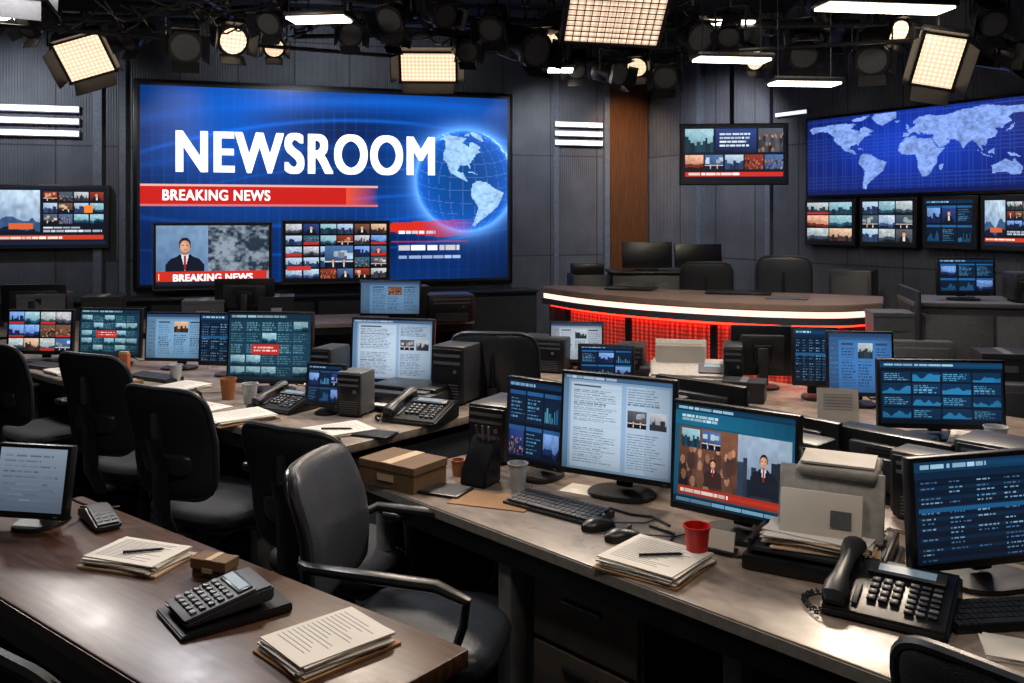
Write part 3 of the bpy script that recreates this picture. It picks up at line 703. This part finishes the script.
def phone(loc,yaw,s=1.0,z0=DT):
    b=B(); b.M=Matrix.Scale(s,4)
    b.prof([(-.1,0),(.1,0),(.1,.066),(.06,.069),(-.1,.018)],-.11,.13,M_BLK,bev=.006)
    sl=math.atan2(.051,.16)
    S=Matrix.Translation((0,-.02,.0445))@Matrix.Rotation(sl,4,'X')
    old=b.M; b.M=old@S
    b.box((.035,.062,.004),(.15,.036,.01),M_BLK2,bev=.003); b.box((.035,.062,.0095),(.11,.022,.002),M_LCD)
    for r in range(4):
        for k in range(3): b.box((-.018+k*.022,.026-r*.019,.003),(.017,.013,.008),M_KEY,bev=.002); b.box((-.018+k*.022,.026-r*.019,.0072),(.005,.006,.0006),M_LGY)
    for r in range(6):
        for k in range(3): b.box((.055+k*.022,.03-r*.016,.003),(.017,.009,.007),M_KEY if (r+k)%3 else M_KEYL,bev=.002)
    b.box((-.046,-.028,.002),(.012,.06,.006),M_KEY,bev=.002)
    b.M=old
    b.tube([(-.082,-.095,.030),(-.082,-.085,.042),(-.082,-.065,.052),(-.082,-.03,.064),(-.082,.03,.078),(-.082,.065,.088),(-.082,.088,.09),(-.082,.10,.08)],[.014,.024,.024,.016,.016,.023,.025,.016],M_BLK2,12,squash=(1.05,.72))
    b.box((-.082,-.07,.034),(.05,.045,.03),M_BLK,bev=.008); b.box((-.082,.078,.066),(.05,.045,.03),M_BLK,bev=.008)
    pts=[]
    for k in range(60):
        t=k/59; pts.append((-.1-.05*math.sin(t*math.pi)+.006*math.cos(k*1.3),-.12+.14*t,.010+.006*math.sin(k*1.3)))
    b.tube(pts,.0025,M_BLK,5)
    return b.obj('desk_phone',(loc[0],loc[1],z0),rad(yaw))
def calculator(loc,yaw,s=1,z0=DT):
    b=B(); b.M=Matrix.Scale(s,4)
    b.prof([(-.12,0),(.12,0),(.12,.02),(-.12,.012)],-.085,.085,M_BLK,bev=.003)
    b.prof([(-.105,.017),(.085,.03),(.085,.062),(.05,.06),(-.105,.03)],-.07,.07,M_BLK2,bev=.005)
    sl=math.atan2(.03,.155); b.M=b.M@Matrix.Translation((0,-.03,.046))@Matrix.Rotation(sl,4,'X')
    b.box((0,.0,.0005),(.126,.155,.004),M_GRY,bev=.002)
    b.box((0,.058,.003),(.11,.034,.008),M_BLK,bev=.002); b.box((0,.058,.0075),(.096,.022,.002),M_LCD)
    for r in range(5):
        for k in range(5): b.box((-.046+k*.023,.026-r*.02,.003),(.017,.013,.01),M_BLK if (r+k)%4 else M_KEYL,bev=.002)
    return b.obj('desk_calculator',(loc[0],loc[1],z0),rad(yaw))
def carton(loc,yaw,w,d,h,m=None,z0=DT,name='cardboard_box',lab=None):
    b=B(); m=m or M_CARD; lab=lab or (M_CRM if m is M_CARD else M_GRY); b.box((0,0,h/2),(w,d,h),m,bev=.002); b.box((0,0,h-.012),(w+.006,d+.006,.026),m,bev=.002)
    b.box((0,-d/2-.0045,h*.45),(w*.3,.002,h*.25),lab); b.box((0,0,h+.0015),(w*.18,d+.004,.002),lab)
    return b.obj(name,(loc[0],loc[1],z0),rad(yaw),smooth=False)
def tower(loc,yaw,w,d,h,z0=0,name='computer_tower',m=None):
    b=B(); b.box((0,0,h/2+.008),(w,d,h-.008),m or M_BLK2,bev=.012)
    b.box((0,-d/2-.003,h/2),(w*.9,.008,h*.92),M_BLK,bev=.003)
    b.box((0,-d/2-.008,h*.85),(w*.8,.004,h*.05),M_GRY); b.box((0,-d/2-.008,h*.72),(w*.8,.004,h*.05),M_GRY)
    b.cyl((w*.25,-d/2-.012,h*.58),(w*.25,-d/2-.002,h*.58),.009,M_KEYL,n=12)
    for k in range(6): b.box((0,-d/2-.008,h*.1+k*h*.05),(w*.7,.003,h*.015),M_GRY)
    for sx in (-1,1):
        for sy in (-1,1): b.cyl((sx*w*.38,sy*d*.4,0),(sx*w*.38,sy*d*.4,.012),.012,M_BLK,n=8)
    return b.obj(name,(loc[0],loc[1],z0),rad(yaw))
def printer(loc,yaw,w=.38,d=.3,h=.12,z0=DT,m=None,name='desktop_printer'):
    b=B(); m=m or M_BLK2
    b.box((0,0,h*.4),(w,d,h*.8),m,bev=.012); b.box((0,.03,h*.86),(w*.96,d*.78,h*.28),M_BLK,bev=.01)
    b.box((0,-d/2-.02,h*.2),(w*.66,.1,.012),M_BLK,bev=.003); b.box((0,-d/2+.0,h*.45),(w*.7,.02,h*.25),M_BLK)
    b.box((w*.3,-d*.36,h*.84),(w*.22,.05,.012),M_GRY,bev=.003); b.box((0,-d/2-.02,h*.2+.009),(w*.5,.09,.004),M_PAP)
    return b.obj(name,(loc[0],loc[1],z0),rad(yaw))
def fax(loc,yaw,w=.36,z0=DT):
    b=B(); b.prof([(-.15,0),(.15,0),(.15,.12),(.02,.13),(-.15,.07)],-w/2,w/2,M_LGY,bev=.012)
    b.box((w*.28,-.07,.102),(w*.34,.1,.008),M_GRY,rot=(rad(18),0,0),bev=.003); b.box((w*.28,-.05,.112),(w*.2,.03,.006),M_LCD,rot=(rad(18),0,0))
    for k in range(6): b.box((-w*.12,.08-k*.018,.15+k*.002),(w*.62,.004,.13-.006*k),M_PAP,rot=(rad(-14+k*3),0,rad(k-3)))
    b.box((-w*.12,.11,.15),(w*.66,.012,.16),M_LGY,rot=(rad(-18),0,0),bev=.004)
    b.box((0,-.16,.03),(w*.6,.1,.01),M_GRY,bev=.003); b.box((0,-.165,.037),(w*.5,.1,.003),M_PAP)
    b.box((-w*.56,.0,.05),(.06,.22,.1),M_BLK2,bev=.01)
    return b.obj('fax_machine',(loc[0],loc[1],z0),rad(yaw))
def tabletp(loc,yaw,w=.17,d=.11):
    b=B(); b.box((0,0,.005),(w,d,.01),M_BLK,bev=.004); b.box((0,0,.0105),(w*.9,d*.86,.001),M_BLK2); return b.obj('tablet',(loc[0],loc[1],DT),rad(yaw))

u=Vector((.686,-.727)); nn=Vector((.727,.686)); OA=Vector((-.384,2.956))
def A(t,n): q=OA+u*t+nn*n; return (q.x,q.y)
carton((-.37,3.06),YA+12,.24,.17,.085)
tower(A(-.09,.57),-30,.17,.24,.21,z0=DT); tower(A(.50,.74),YA,.2,.12,.29,z0=DT); tower(A(-.06,.78),-40,.2,.1,.24,z0=DT)
tower(A(1.02,.74),YA,.22,.12,.24,z0=DT)
keyboard((.14,2.77),-40,.34); mouse((.25,2.61),-60); mouse((.31,2.52),-70)
papers((.37,2.33),-40,.22,.21,7,cover=M_MAN,pen=True); papers((.235,2.97),-30,.14,.1,1,ink=False)
papers((-.06,2.87),-20,.26,.15,1,m=M_MAN,ink=False,name='desk_mat')
tabletp((-.24,2.97),-25,.2,.12)
cup((.485,2.36),.095,.034,M_RED,name='red_cup'); cup((.02,2.98),.09,.032,M_CLEAR); cup((-.19,3.15),.055,.024,M_KRAFT)
b=B(); b.prof([(-.05,0),(.06,0),(.06,.15),(.035,.155),(-.04,.05)],-.05,.05,M_BLK,bev=.006)
for k in range(3): b.tube([(-.02+k*.02,.03,.1),(-.03+k*.025,.025,.19)],.004,R.choice([M_BLK2,M_GRY]),6)
b.obj('pen_holder',(-.11,3.05,DT),rad(-30))
b=B(); b.box((0,0,.035),(.08,.006,.05),M_PAP,rot=(rad(-15),0,0)); b.box((0,.005,.006),(.08,.05,.012),M_BLK,bev=.003); b.obj('card_holder',(.56,2.42,DT),rad(-36))
b=B(); b.tube([(.40,2.62,DT+.004),(.46,2.55,DT+.004),(.43,2.47,DT+.004),(.50,2.44,DT+.004),(.60,2.38,DT+.004),(.66,2.40,DT+.004)],.004,M_BLK,6); b.tube([(.30,2.78,DT+.004),(.36,2.72,DT+.004),(.42,2.70,DT+.004),(.46,2.62,DT+.004)],.004,M_BLK,6); b.obj('desk_cable')
phone((.86,2.07),-34,1.12)
keyboard((1.10,2.02),6,.3)
papers((1.06,1.86),-20,.15,.11,3,ink=False); mouse((.99,2.20),-20)
b=B()
b.box((0,0,.02),(.36,.27,.04),M_BLK,bev=.008); b.box((0,0,.055),(.33,.25,.012),M_BLK2,bev=.004)
for sx in (-1,1): b.box((sx*.16,0,.055),(.012,.25,.05),M_BLK,bev=.004)
for k in range(9): b.box((R.uniform(-.01,.01),R.uniform(-.01,.01),.066+k*.0035),(.26,.21,.003),M_PAP if k%3 else M_CRM,rot=(0,0,rad(R.uniform(-8,8))))
b.box((.0,-.045,.135),(.2,.016,.13),M_PAP,rot=(rad(-18),0,rad(4)),bev=.003)
for k in range(7): b.box((-.03,-.062+k*.003,.105+k*.009),(.08,.002,.003),M_INK,rot=(rad(-18),0,rad(4)))
b.box((.05,-.052,.14),(.05,.003,.04),M_GRY,rot=(rad(-18),0,rad(4)))
for k,(y,h) in enumerate(((.0,.17),(.03,.18),(.055,.165),(.085,.185))):
    b.box((R.uniform(-.02,.02),y,.1+h/2-.02),(.26-.012*k,.014,h),[M_LGY,M_CRM,M_PAP,M_GRY][k],rot=(rad(-12),0,rad(R.uniform(-4,4))),bev=.004)
b.box((.03,.05,.25),(.2,.12,.03),M_LGY,rot=(rad(8),0,0),bev=.012,seg=3); b.box((.03,.04,.27),(.18,.09,.006),M_PAP,rot=(rad(8),0,rad(3)))
b.obj('document_tray',(.81,2.335,DT),rad(-30))
tower(A(.62,1.0),YA,.3,.18,.16,z0=DT,name='network_box')
printer(A(.05,1.2),YA,.4,.3,.14); printer(A(1.75,1.15),YA,.4,.3,.14)
printer(A(.95,1.45),YA,.36,.26,.12); tower(A(1.4,1.45),YA,.3,.2,.17,z0=DT,name='network_box')
carton(A(.4,1.45),YA+8,.28,.2,.1,M_BLK2,name='file_box'); tower(A(1.35,1.0),YA,.26,.12,.2,z0=DT,name='network_box')
# desk B props
tower((-.715,4.13),-20,.13,.13,.2,z0=DT,name='network_box',m=M_GRY); printer((-.49,4.34),-25,.38,.28,.10)
phone((-.42,4.02),-25,1.15)
cup((-1.41,4.47),.105,.04,M_KRAFT); cup((-1.27,4.36),.1,.038,M_CLEAR); cup((-1.86,4.98),.09,.035,M_CLEAR); cup((-.98,4.40),.09,.034,M_PAP)
papers((-1.47,4.22),-35,.25,.2,4); papers((-1.22,4.02),-50,.2,.27,5,cover=M_MAN); phone((-1.08,4.25),-30,1.05)
papers((-.74,3.78),-55,.2,.28,4,pen=True); tabletp((-.57,3.73),-20)
papers((-1.75,4.73),-30,.2,.27,5); keyboard((-2.0,5.03),-30,.34); papers((-2.55,5.26),-45,.22,.28,6); keyboard((-2.8,5.4),-30,.3)
carton((-2.05,4.83),-30,.12,.07,.03,M_CARD,name='notebook'); mouse((-1.62,4.55),-40)
b=B(); b.box((0,0,.07),(.06,.03,.14),M_ORG,bev=.004); b.box((0,0,.145),(.05,.02,.01),M_CRM); b.obj('folder_stand',(-2.18,5.06,DT),rad(-10))
tower((-.25,4.47),-24,.18,.3,.28,z0=DT); tower((-.93,4.62),-20,.12,.2,.24,z0=DT)
# desk E props
fax((.96,4.86),-12,.42)
papers((1.9,3.62),-30,.25,.2,4); cup((1.86,3.46),.1,.042,M_CLEAR); keyboard((1.66,3.46),-12,.34)
b=B(); b.box((0,.02,.085),(.17,.006,.16),M_PAP,rot=(rad(-12),0,0))
for k in range(8): b.box((0,.0145,.14-k*.013),(.12,.001,.004),M_INK,rot=(rad(-12),0,0))
b.box((0,.03,.006),(.16,.1,.012),M_BLK,bev=.003); b.obj('document_holder',(1.40,3.86,DT),rad(-12))
tower((.2,5.33),-20,.3,.2,.2,z0=DT,name='network_box'); tower((.66,5.0),-14,.16,.2,.2,z0=DT); tower((1.16,4.72),-14,.1,.24,.24,z0=DT)
carton((1.15,4.45),-20,.2,.15,.10,M_BLK2,name='file_box')
cup((1.98,3.30),.1,.04,M_PAP)
a=rad(14)
for (t,w,h,m,nm) in ((.35,.3,.2,M_BLK2,'file_box'),(.85,.36,.28,M_GRY,'file_box'),(1.3,.3,.25,M_BLK2,'file_box'),(2.1,.34,.2,M_GRY,'file_box'),(2.7,.3,.22,M_BLK2,'file_box')):
    carton((-4.6+math.cos(a)*t-math.sin(a)*.35,6.9+math.sin(a)*t+math.cos(a)*.35),14,w,.3,h,m,name=nm,lab=M_LGY)
tower((-.55,7.85),14,.4,.3,.24,z0=DT); carton((-.9,7.98),14,.3,.2,.3,M_BLK2,name='file_box')
monitor((-2.3,7.75),190,.5,.3,.08,cv_dash()); monitor((-3.9,7.35),190,.5,.3,.06,cv_dash())
# desk C props
papers((-.98,2.36),-20,.22,.15,6,cover=M_CRM,pen=True); calculator((-.655,2.05),-52,1.05)
papers((-.385,1.88),-48,.17,.22,7,cover=M_MAN,spread=4)
carton((-.75,2.27),-20,.10,.05,.045,M_CARD,name='business_card_box')
b=B(); b.prof([(-.1,0),(.1,0),(.1,.03),(.02,.05),(-.1,.022)],-.035,.035,M_BLK,bev=.006)
for r in range(4):
    for k in range(3): b.box((-.02+k*.02,-.075+r*.02,.026+r*.004),(.014,.013,.006),M_KEY,bev=.001)
b.obj('card_terminal',(-1.22,2.66,DT),rad(40))
gcv=Cv(40,36,(96,106,120)); gcv.grad(0,0,1,1,(112,122,136),(62,72,86),True); gcv.lines(.08,.1,.92,.9,9,(84,94,108),.4,.3)
monitor((-1.39,2.62),-10,.24,.21,.03,gcv,tilt=10)

# ------------------------------------------------------------ anchor desk
def catmull(P,n=6):
    out=[]; P=[Vector(p) for p in P]
    for i in range(len(P)-1):
        p0=P[max(i-1,0)];p1=P[i];p2=P[i+1];p3=P[min(i+2,len(P)-1)]
        for k in range(n):
            t=k/n; out.append(.5*((2*p1)+(p2-p0)*t+(2*p0-5*p1+4*p2-p3)*t*t+(-p0+3*p1-3*p2+p3)*t**3))
    out.append(P[-1]); return out
O=Vector((1.5,7.0))
front=[(.25,7.85),(.52,7.32),(.88,6.87),(1.33,6.50),(1.8,6.27),(2.25,6.2),(2.62,6.36)]
back=[(2.85,6.9),(2.3,7.2),(1.5,7.5),(.8,7.85),(.38,8.05)]
F=[p-O for p in catmull([Vector(p) for p in front])]; K=[p-O for p in catmull([Vector(p) for p in back])]
def inset(pts,d):
    out=[]
    for i,p in enumerate(pts):
        t=(pts[min(i+1,len(pts)-1)]-pts[max(i-1,0)]).normalized(); n=Vector((-t.y,t.x)); out.append(p+n*d)
    return out
def strip(b,pts,z0,z1,m,th=.02):
    o=inset(pts,th); vs=[];fs=[]
    for p,q in zip(pts,o): vs+=[(p.x,p.y,z0),(p.x,p.y,z1),(q.x,q.y,z1),(q.x,q.y,z0)]
    for i in range(len(pts)-1):
        for k in range(4): a=i*4+k; c2=i*4+(k+1)%4; fs.append((a,c2,c2+4,a+4))
    fs.append((0,3,2,1)); L=(len(pts)-1)*4; fs.append((L,L+1,L+2,L+3)); b.raw(vs,fs,m)
b=B()
b.prism([(p.x,p.y) for p in F+K],1.0,1.05,M_DTOP,bev=.006)
F1=inset(F,.03); F2=inset(F,.10); F3=inset(F,.14)
strip(b,F1,.955,1.0,M_LEDW,.03); strip(b,inset(F,.01),.905,.955,M_PANEL,.1); strip(b,F2,.88,.905,M_LEDR,.02)
n=len(F3)
strip(b,F3[3:30],.12,.90,M_RMESH,.03); strip(b,F3[29:],.12,.90,M_PANEL,.04); strip(b,F3[:4],.12,.90,M_BLK2,.04)
for i in (3,11,19,29,33):
    if i<n: b.box((F3[i].x,F3[i].y,.5),(.05,.05,.8),M_DMET,rot=(0,0,-.6))
strip(b,F2,.03,.12,M_BLK2,.2); strip(b,inset(F,.3),.0,.03,M_BLK,.2)
KB=inset(K,.08); strip(b,KB,.0,.98,M_PANEL,.04)
b.box((.3,.15,1.062),(.5,.3,.012),M_BLK,bev=.003,rot=(0,0,-.3)); b.box((-.5,.55,1.062),(.4,.25,.012),M_BLK,bev=.003,rot=(0,0,-.4))
b.obj('anchor_desk',(O.x,O.y,0))
papers((2.05,6.7),-20,.3,.2,3,z0=1.05,ink=False,m=M_GRY)
b=B(); b.box((0,0,.55),(1.15,.5,1.1),M_BLK2,bev=.01); b.box((0,0,1.115),(1.19,.54,.03),M_BLK,bev=.005)
for k in range(3): b.box((-.38+k*.38,-.255,.55),(.35,.015,.96),M_PANEL,bev=.004)
b.obj('control_console',(1.55,9.0,0),rad(0))
monitor((1.35,9.0),0,.5,.26,.02,None,z0=1.13) ; monitor((1.86,9.0),5,.48,.24,.02,None,z0=1.13)
chair((2.42,7.95),-20,st=.62,top=1.33,fm=M_LEA,name='anchor_chair')
chair((1.75,8.15),-10,st=.62,top=1.27,name='anchor_chair')
b=B(); b.box((0,0,.55),(.34,.4,1.1),M_BLK2,bev=.01); b.box((0,-.205,.55),(.3,.012,1.0),M_PANEL,bev=.004); b.box((0,0,1.15),(.3,.25,.1),M_BLK,bev=.01); b.obj('equipment_cabinet',(.74,8.9,0),rad(5))
b=B(); b.box((0,0,.6),(.35,.4,1.2),M_BLK2,bev=.01); b.box((0,-.205,.6),(.3,.012,1.1),M_PANEL,bev=.004); b.obj('equipment_cabinet',(3.0,7.9,0),rad(-30))
b=B(); b.box((0,0,.55),(1.3,.55,1.1),M_PANEL,bev=.01); b.box((0,0,1.115),(1.36,.6,.03),M_GRY,bev=.005)
for k in range(3):
    b.box((-.43+k*.43,-.28,.55),(.41,.015,1.0),M_GRY,bev=.004); b.box((-.3+k*.43,-.295,.8),(.015,.015,.16),M_MET,bev=.003)
b.box((-.66,-.02,.6),(.03,.66,1.2),M_BLK2,bev=.005)
b.obj('storage_cabinet',(3.22,5.7,0),rad(-14))
monitor((2.86,5.68),-4,.36,.24,.03,cv_dash(70,46),z0=1.13)
tower((3.25,5.6),-14,.3,.25,.18,z0=1.13,name='network_box')
b=B(); b.box((0,0,.45),(.6,.45,.9),M_GRY,bev=.01)
for k in range(3): b.box((0,-.23,.17+k*.28),(.54,.015,.26),M_GRY,bev=.004); b.box((0,-.245,.24+k*.28),(.16,.015,.015),M_MET,bev=.003)
b.obj('file_cabinet',(2.42,5.72,0),rad(-10))
carton((2.42,5.7),-10,.3,.25,.16,M_GRY,z0=.9,name='file_box')
b=B(); b.box((0,0,.4),(.9,.4,.8),M_PANEL,bev=.01); b.box((-.2,-.205,.4),(.42,.012,.72),M_PANEL,bev=.003); b.box((.23,-.205,.4),(.42,.012,.72),M_DRAW,bev=.003)
b.obj('low_cabinet',(2.75,4.75,0),rad(-14))
carton((2.62,4.8),-14,.26,.24,.14,M_BLK2,z0=.8,name='file_box'); carton((2.95,4.7),-14,.26,.24,.12,M_GRY,z0=.8,name='file_box')

# ------------------------------------------------------------ ceiling rig
PZ=3.46
b=B()
for y in (-1,1.2,3.2,5.2,7.0,8.3): b.cyl((-6.8,y,PZ),(3.2 if y>7.5 else 4,y,PZ),.024,M_RIG,n=10)
for x in (-6,-4.3,-2.6,-.9,.8,2.5): b.cyl((x,-2.3,PZ+.06),(x,8.6 if x<0 else 8.9,PZ+.06),.024,M_RIG,n=10)
for x in (-6,-4.3,-2.6,-.9,.8,2.5):
    for y in (-1,1.2,3.2,5.2,7.0,8.3): b.cyl((x,y,PZ+.06),(x,y,CZ),.012,M_RIG,n=6)
b.cyl((-6.8,8.0,3.66),(2.4,9.8,3.66),.07,M_RIG,n=14); b.cyl((-2,8.2,3.3),(3.0,7.2,3.2),.022,M_RIG,n=8); b.cyl((-6,7.4,3.32),(-1,7.9,3.36),.022,M_RIG,n=8)
b.cyl((-4.2,7.2,3.20),(-.4,8.6,3.14),.018,M_RIG,n=8); b.cyl((.2,8.4,3.1),(3.2,6.9,3.02),.018,M_RIG,n=8)
for k in range(24):
    x=R.uniform(-4.6,2.6); y=R.uniform(7.0,7.8); L=R.uniform(.3,.8); dr=R.uniform(.1,.32)
    b.tube([(x+L*t/8,y+.1*math.sin(t),3.42-dr*math.sin(math.pi*t/8)) for t in range(9)],.008,M_RIG,6)
b.obj('lighting_truss')
def aimed(b,name,loc,q):
    ob=b.obj(name,loc); ob.rotation_mode='QUATERNION'; ob.rotation_quaternion=q; return ob
def aimq(loc,aim,roll=0):
    q=(Vector(aim)-Vector(loc)).normalized().to_track_quat('-Y','Z')
    return q@Euler((0,rad(roll),0)).to_quaternion()
def hanger(b,q,loc,pz=PZ,w=.2):
    iq=q.inverted(); up=iq@Vector((0,0,pz-loc[2])); half=w/2+.03
    side=Vector((1,0,0))
    u2=iq@Vector((0,0,min(.14+w*.3,pz-loc[2])))
    b.tube([side*-half,side*-half+u2,side*half+u2,side*half],.010,M_RIG,6)
    b.tube([u2,up],.014,M_RIG,8); b.tube([up-up.normalized()*.05,up+iq@Vector((0,0,.03))],.035,M_RIG,8)
def lampchild(ob,l,y):
    lo=bpy.data.objects.new('lamp',l); bpy.context.scene.collection.objects.link(lo); lo.parent=ob; lo.location=(0,y,0); lo.rotation_euler=(rad(-90),0,0)
def panel_light(loc,aim,w,h,em=None,grid=False,doors=True,name='studio_light_panel',pz=PZ,watt=0,col=(1,.93,.84),roll=0):
    q=aimq(loc,aim,roll); b=B()
    b.box((0,.05,0),(w+.06,.12,h+.06),M_RIG,bev=.012); b.box((0,-.012,0),(w,.006,h),em or M_LED)
    for k in range(6): b.box((0,.115,-h*.3+k*h*.12),(w*.7,.012,.01),M_DMET)
    b.box((0,-.014,h/2+.012),(w+.06,.02,.024),M_RIG); b.box((0,-.014,-h/2-.012),(w+.06,.02,.024),M_RIG)
    for sx in (-1,1): b.box((sx*(w/2+.012),-.014,0),(.024,.02,h+.05),M_RIG)
    if grid:
        n=12
        for k in range(1,n): b.box((-w/2+w*k/n,-.018,0),(.005,.008,h),M_DMET); b.box((0,-.018,-h/2+h*k/n),(w,.008,.005),M_DMET)
    if doors:
        for sx in (-1,1): b.box((sx*(w/2+.05),-.08,0),(.006,.16,h*.9),M_RIG,rot=(0,0,sx*rad(28)))
        b.box((0,-.08,h/2+.05),(w*.95,.16,.006),M_RIG,rot=(rad(-28),0,0)); b.box((0,-.08,-h/2-.05),(w*.95,.16,.006),M_RIG,rot=(rad(28),0,0))
    hanger(b,q,loc,pz,w)
    ob=aimed(b,name,loc,q)
    if watt:
        l=bpy.data.lights.new('lamp','AREA'); l.shape='RECTANGLE'; l.size=w; l.size_y=h; l.energy=watt; l.color=col; lampchild(ob,l,-.03)
    return ob
def fresnel(loc,aim,s=1.0,lit=False,watt=0,col=(1,.9,.78),pz=PZ,spot=60):
    q=aimq(loc,aim); b=B()
    b.cyl((0,.16*s,0),(0,-.1*s,0),.085*s,M_RIG,r2=.1*s,n=20); b.cyl((0,-.1*s,0),(0,-.13*s,0),.115*s,M_RIG,n=20); b.cyl((0,-.125*s,0),(0,-.135*s,0),.09*s,M_LED if lit else M_GRY,n=20)
    b.box((0,.08*s,0),(.17*s,.2*s,.19*s),M_RIG,bev=.02); b.box((0,.19*s,0),(.13*s,.04*s,.13*s),M_DMET,bev=.01)
    for k in range(4): b.box((0,.02*s+k*.04*s,.1*s),(.12*s,.012,.02),M_DMET)
    for a in range(4):
        old=b.M; b.M=Matrix.Rotation(a*math.pi/2,4,'Y'); b.box((0,-.17*s,.125*s),(.17*s,.10*s,.005),M_RIG,rot=(rad(-25),0,0)); b.M=old
    hanger(b,q,loc,pz,.2*s)
    ob=aimed(b,'fresnel_spotlight',loc,q)
    if watt:
        l=bpy.data.lights.new('lamp','SPOT'); l.energy=watt; l.spot_size=rad(spot); l.spot_blend=.8; l.shadow_soft_size=.08*s; l.color=col; lampchild(ob,l,-.15*s)
    return ob
def tubelight(loc,yaw,L,z,pz=CZ,w=.18):
    b=B(); b.box((0,0,.03),(L,w+.03,.04),M_RIG,bev=.008); b.box((0,0,.002),(L-.04,w,.018),M_TUBE,bev=.006)
    for sx in (-1,1): b.cyl((sx*L*.38,0,.04),(sx*L*.38,0,pz-z),.006,M_RIG,n=6)
    return b.obj('linear_ceiling_light',(loc[0],loc[1],z),rad(yaw))
panel_light((-3.80,8.0,3.08),(-2.2,4.0,.3),.38,.36,roll=-22)
panel_light((-.78,8.4,3.06),(-.6,3.0,.8),.50,.26)
panel_light((.72,6.2,3.08),(.72,4.6,1.0),.66,.56,grid=True,em=M_LEDG,doors=False,roll=4)
panel_light((3.20,6.75,2.83),(1.6,3.0,.4),.28,.40,roll=14)
tubelight((2.69,6.5),8,1.0,3.16,w=.24); tubelight((1.66,6.8),8,.6,2.84); tubelight((2.34,7.2),6,.58,2.72); tubelight((-1.5,7.0),-8,.5,3.19,w=.22); tubelight((.43,8.0),0,.26,2.96); tubelight((1.75,7.4),5,.5,3.25); tubelight((-4.2,7.4),0,.5,3.3)
FX=[(-3.95,7.5,3.3),(-2.72,7.5,3.12,1.25),(-2.4,7.6,3.18,1.2),(-1.95,7.4,3.3),(-.95,7.4,3.34,1.1),(-1.4,7.7,3.26),(.11,7.5,3.08,1.35),(-.15,7.4,3.25),(.33,7.6,3.2,1.2),(-.42,7.9,3.14,.9),
(.83,7.6,2.88,.9),(1.30,7.6,2.88,1.0),(1.12,7.9,3.02,.9),(1.5,7.5,3.2,1.2),(1.9,7.7,3.28),(2.42,7.5,3.06,1.15),(2.88,7.2,2.97,1.2),(3.05,7.3,3.2),(3.66,6.7,2.86,1.1),(3.5,6.6,3.12),(-4.5,7.6,3.25,1.1),(2.05,7.8,3.05,.9),(-.6,7.3,3.32),(.6,8.2,3.05,.9),
(-3.3,7.9,3.26,.95),(-2.15,8.1,3.22,.9),(-1.1,8.0,3.3,.95),(.95,7.3,3.28,1.0),(1.7,7.0,3.1,.85),(2.7,7.7,3.26,.95),(-4.1,8.2,3.2,.9)]
for i,f in enumerate(FX):
    s=f[3] if len(f)>3 else 1.0; k=i%4
    fresnel((f[0],f[1],f[2]),(f[0]+(-1.2,.9,1.4,-.6)[k],f[1]+(-3,-2.5,-2,-2.6)[k],(1.0,1.8,2.2,1.4)[k]),s,lit=(i in (2,8,12,17,21,25)))  # a few lenses set to emit, added as bright points in the rig
# added panels with area lamps, put in to light the work area
panel_light((-1.7,4.2,3.3),(-1.3,3.0,.7),.5,.4,watt=44,col=(.95,.95,1))
panel_light((1.6,4.6,3.3),(1.0,2.7,.7),.5,.4,watt=84,col=(1,.82,.64))
panel_light((-.3,5.4,3.38),(-.4,3.2,.7),.5,.4,watt=78,col=(1,.86,.70))
panel_light((-3.4,6.0,3.3),(-2.6,4.6,.7),.5,.4,watt=60,col=(1,.94,.88))
panel_light((2.6,5.6,3.4),(2.3,5.0,.7),.5,.4,watt=38,col=(1,.88,.76))
panel_light((-.6,1.6,3.2),(-.5,2.2,.7),.4,.3,watt=13,col=(1,.9,.78))
panel_light((.9,1.2,3.2),(.6,2.2,.7),.4,.3,watt=18,col=(1,.86,.70))
panel_light((-2.4,5.2,3.3),(-2.4,8.0,3.3),.3,.2,watt=14,col=(1,.84,.66)); panel_light((1.5,4.9,3.3),(1.7,7.5,3.2),.3,.2,watt=14,col=(1,.84,.66))  # added fill panels, aimed at the rig to brighten its dark fixtures
# wall washers
fresnel((1.25,10.0,3.4),(1.42,11.1,2.2),.8,True,90,(1,.64,.36),spot=80,pz=CZ)
fresnel((.3,9.4,3.4),(.6,10.85,1.9),.8,True,140,(.94,.95,1),spot=95,pz=CZ)
fresnel((1.7,8.9,3.4),(2.3,10.2,1.8),.8,True,180,(.96,.96,1),spot=100,pz=CZ)
fresnel((2.6,7.6,3.4),(3.6,8.0,1.6),.8,True,90,(.94,.95,1),spot=100,pz=CZ)
fresnel((-4.7,7.9,3.4),(-4.9,9.3,2.2),.8,True,110,(.9,.94,1),spot=110,pz=CZ)
fresnel((-2.0,8.4,3.5),(-2.0,10.1,3.2),.7,True,50,(.9,.94,1),spot=130,pz=CZ)
fresnel((1.4,5.0,3.3),(1.6,7.0,1.0),.8,True,190,(1,.85,.68),spot=70)

w=bpy.data.worlds.new('World'); bpy.context.scene.world=w; w.use_nodes=True
w.node_tree.nodes['Background'].inputs[0].default_value=(.05,.07,.1,1); w.node_tree.nodes['Background'].inputs[1].default_value=.3
cam=bpy.data.cameras.new('camera'); co=bpy.data.objects.new('camera',cam); bpy.context.scene.collection.objects.link(co)
co.location=(0,0,1.65); co.rotation_euler=(rad(90),0,0); cam.sensor_width=36; cam.lens=31.64; cam.shift_y=-.1206; cam.clip_start=.05
bpy.context.scene.camera=co
bpy.context.scene.view_settings.view_transform='Standard'
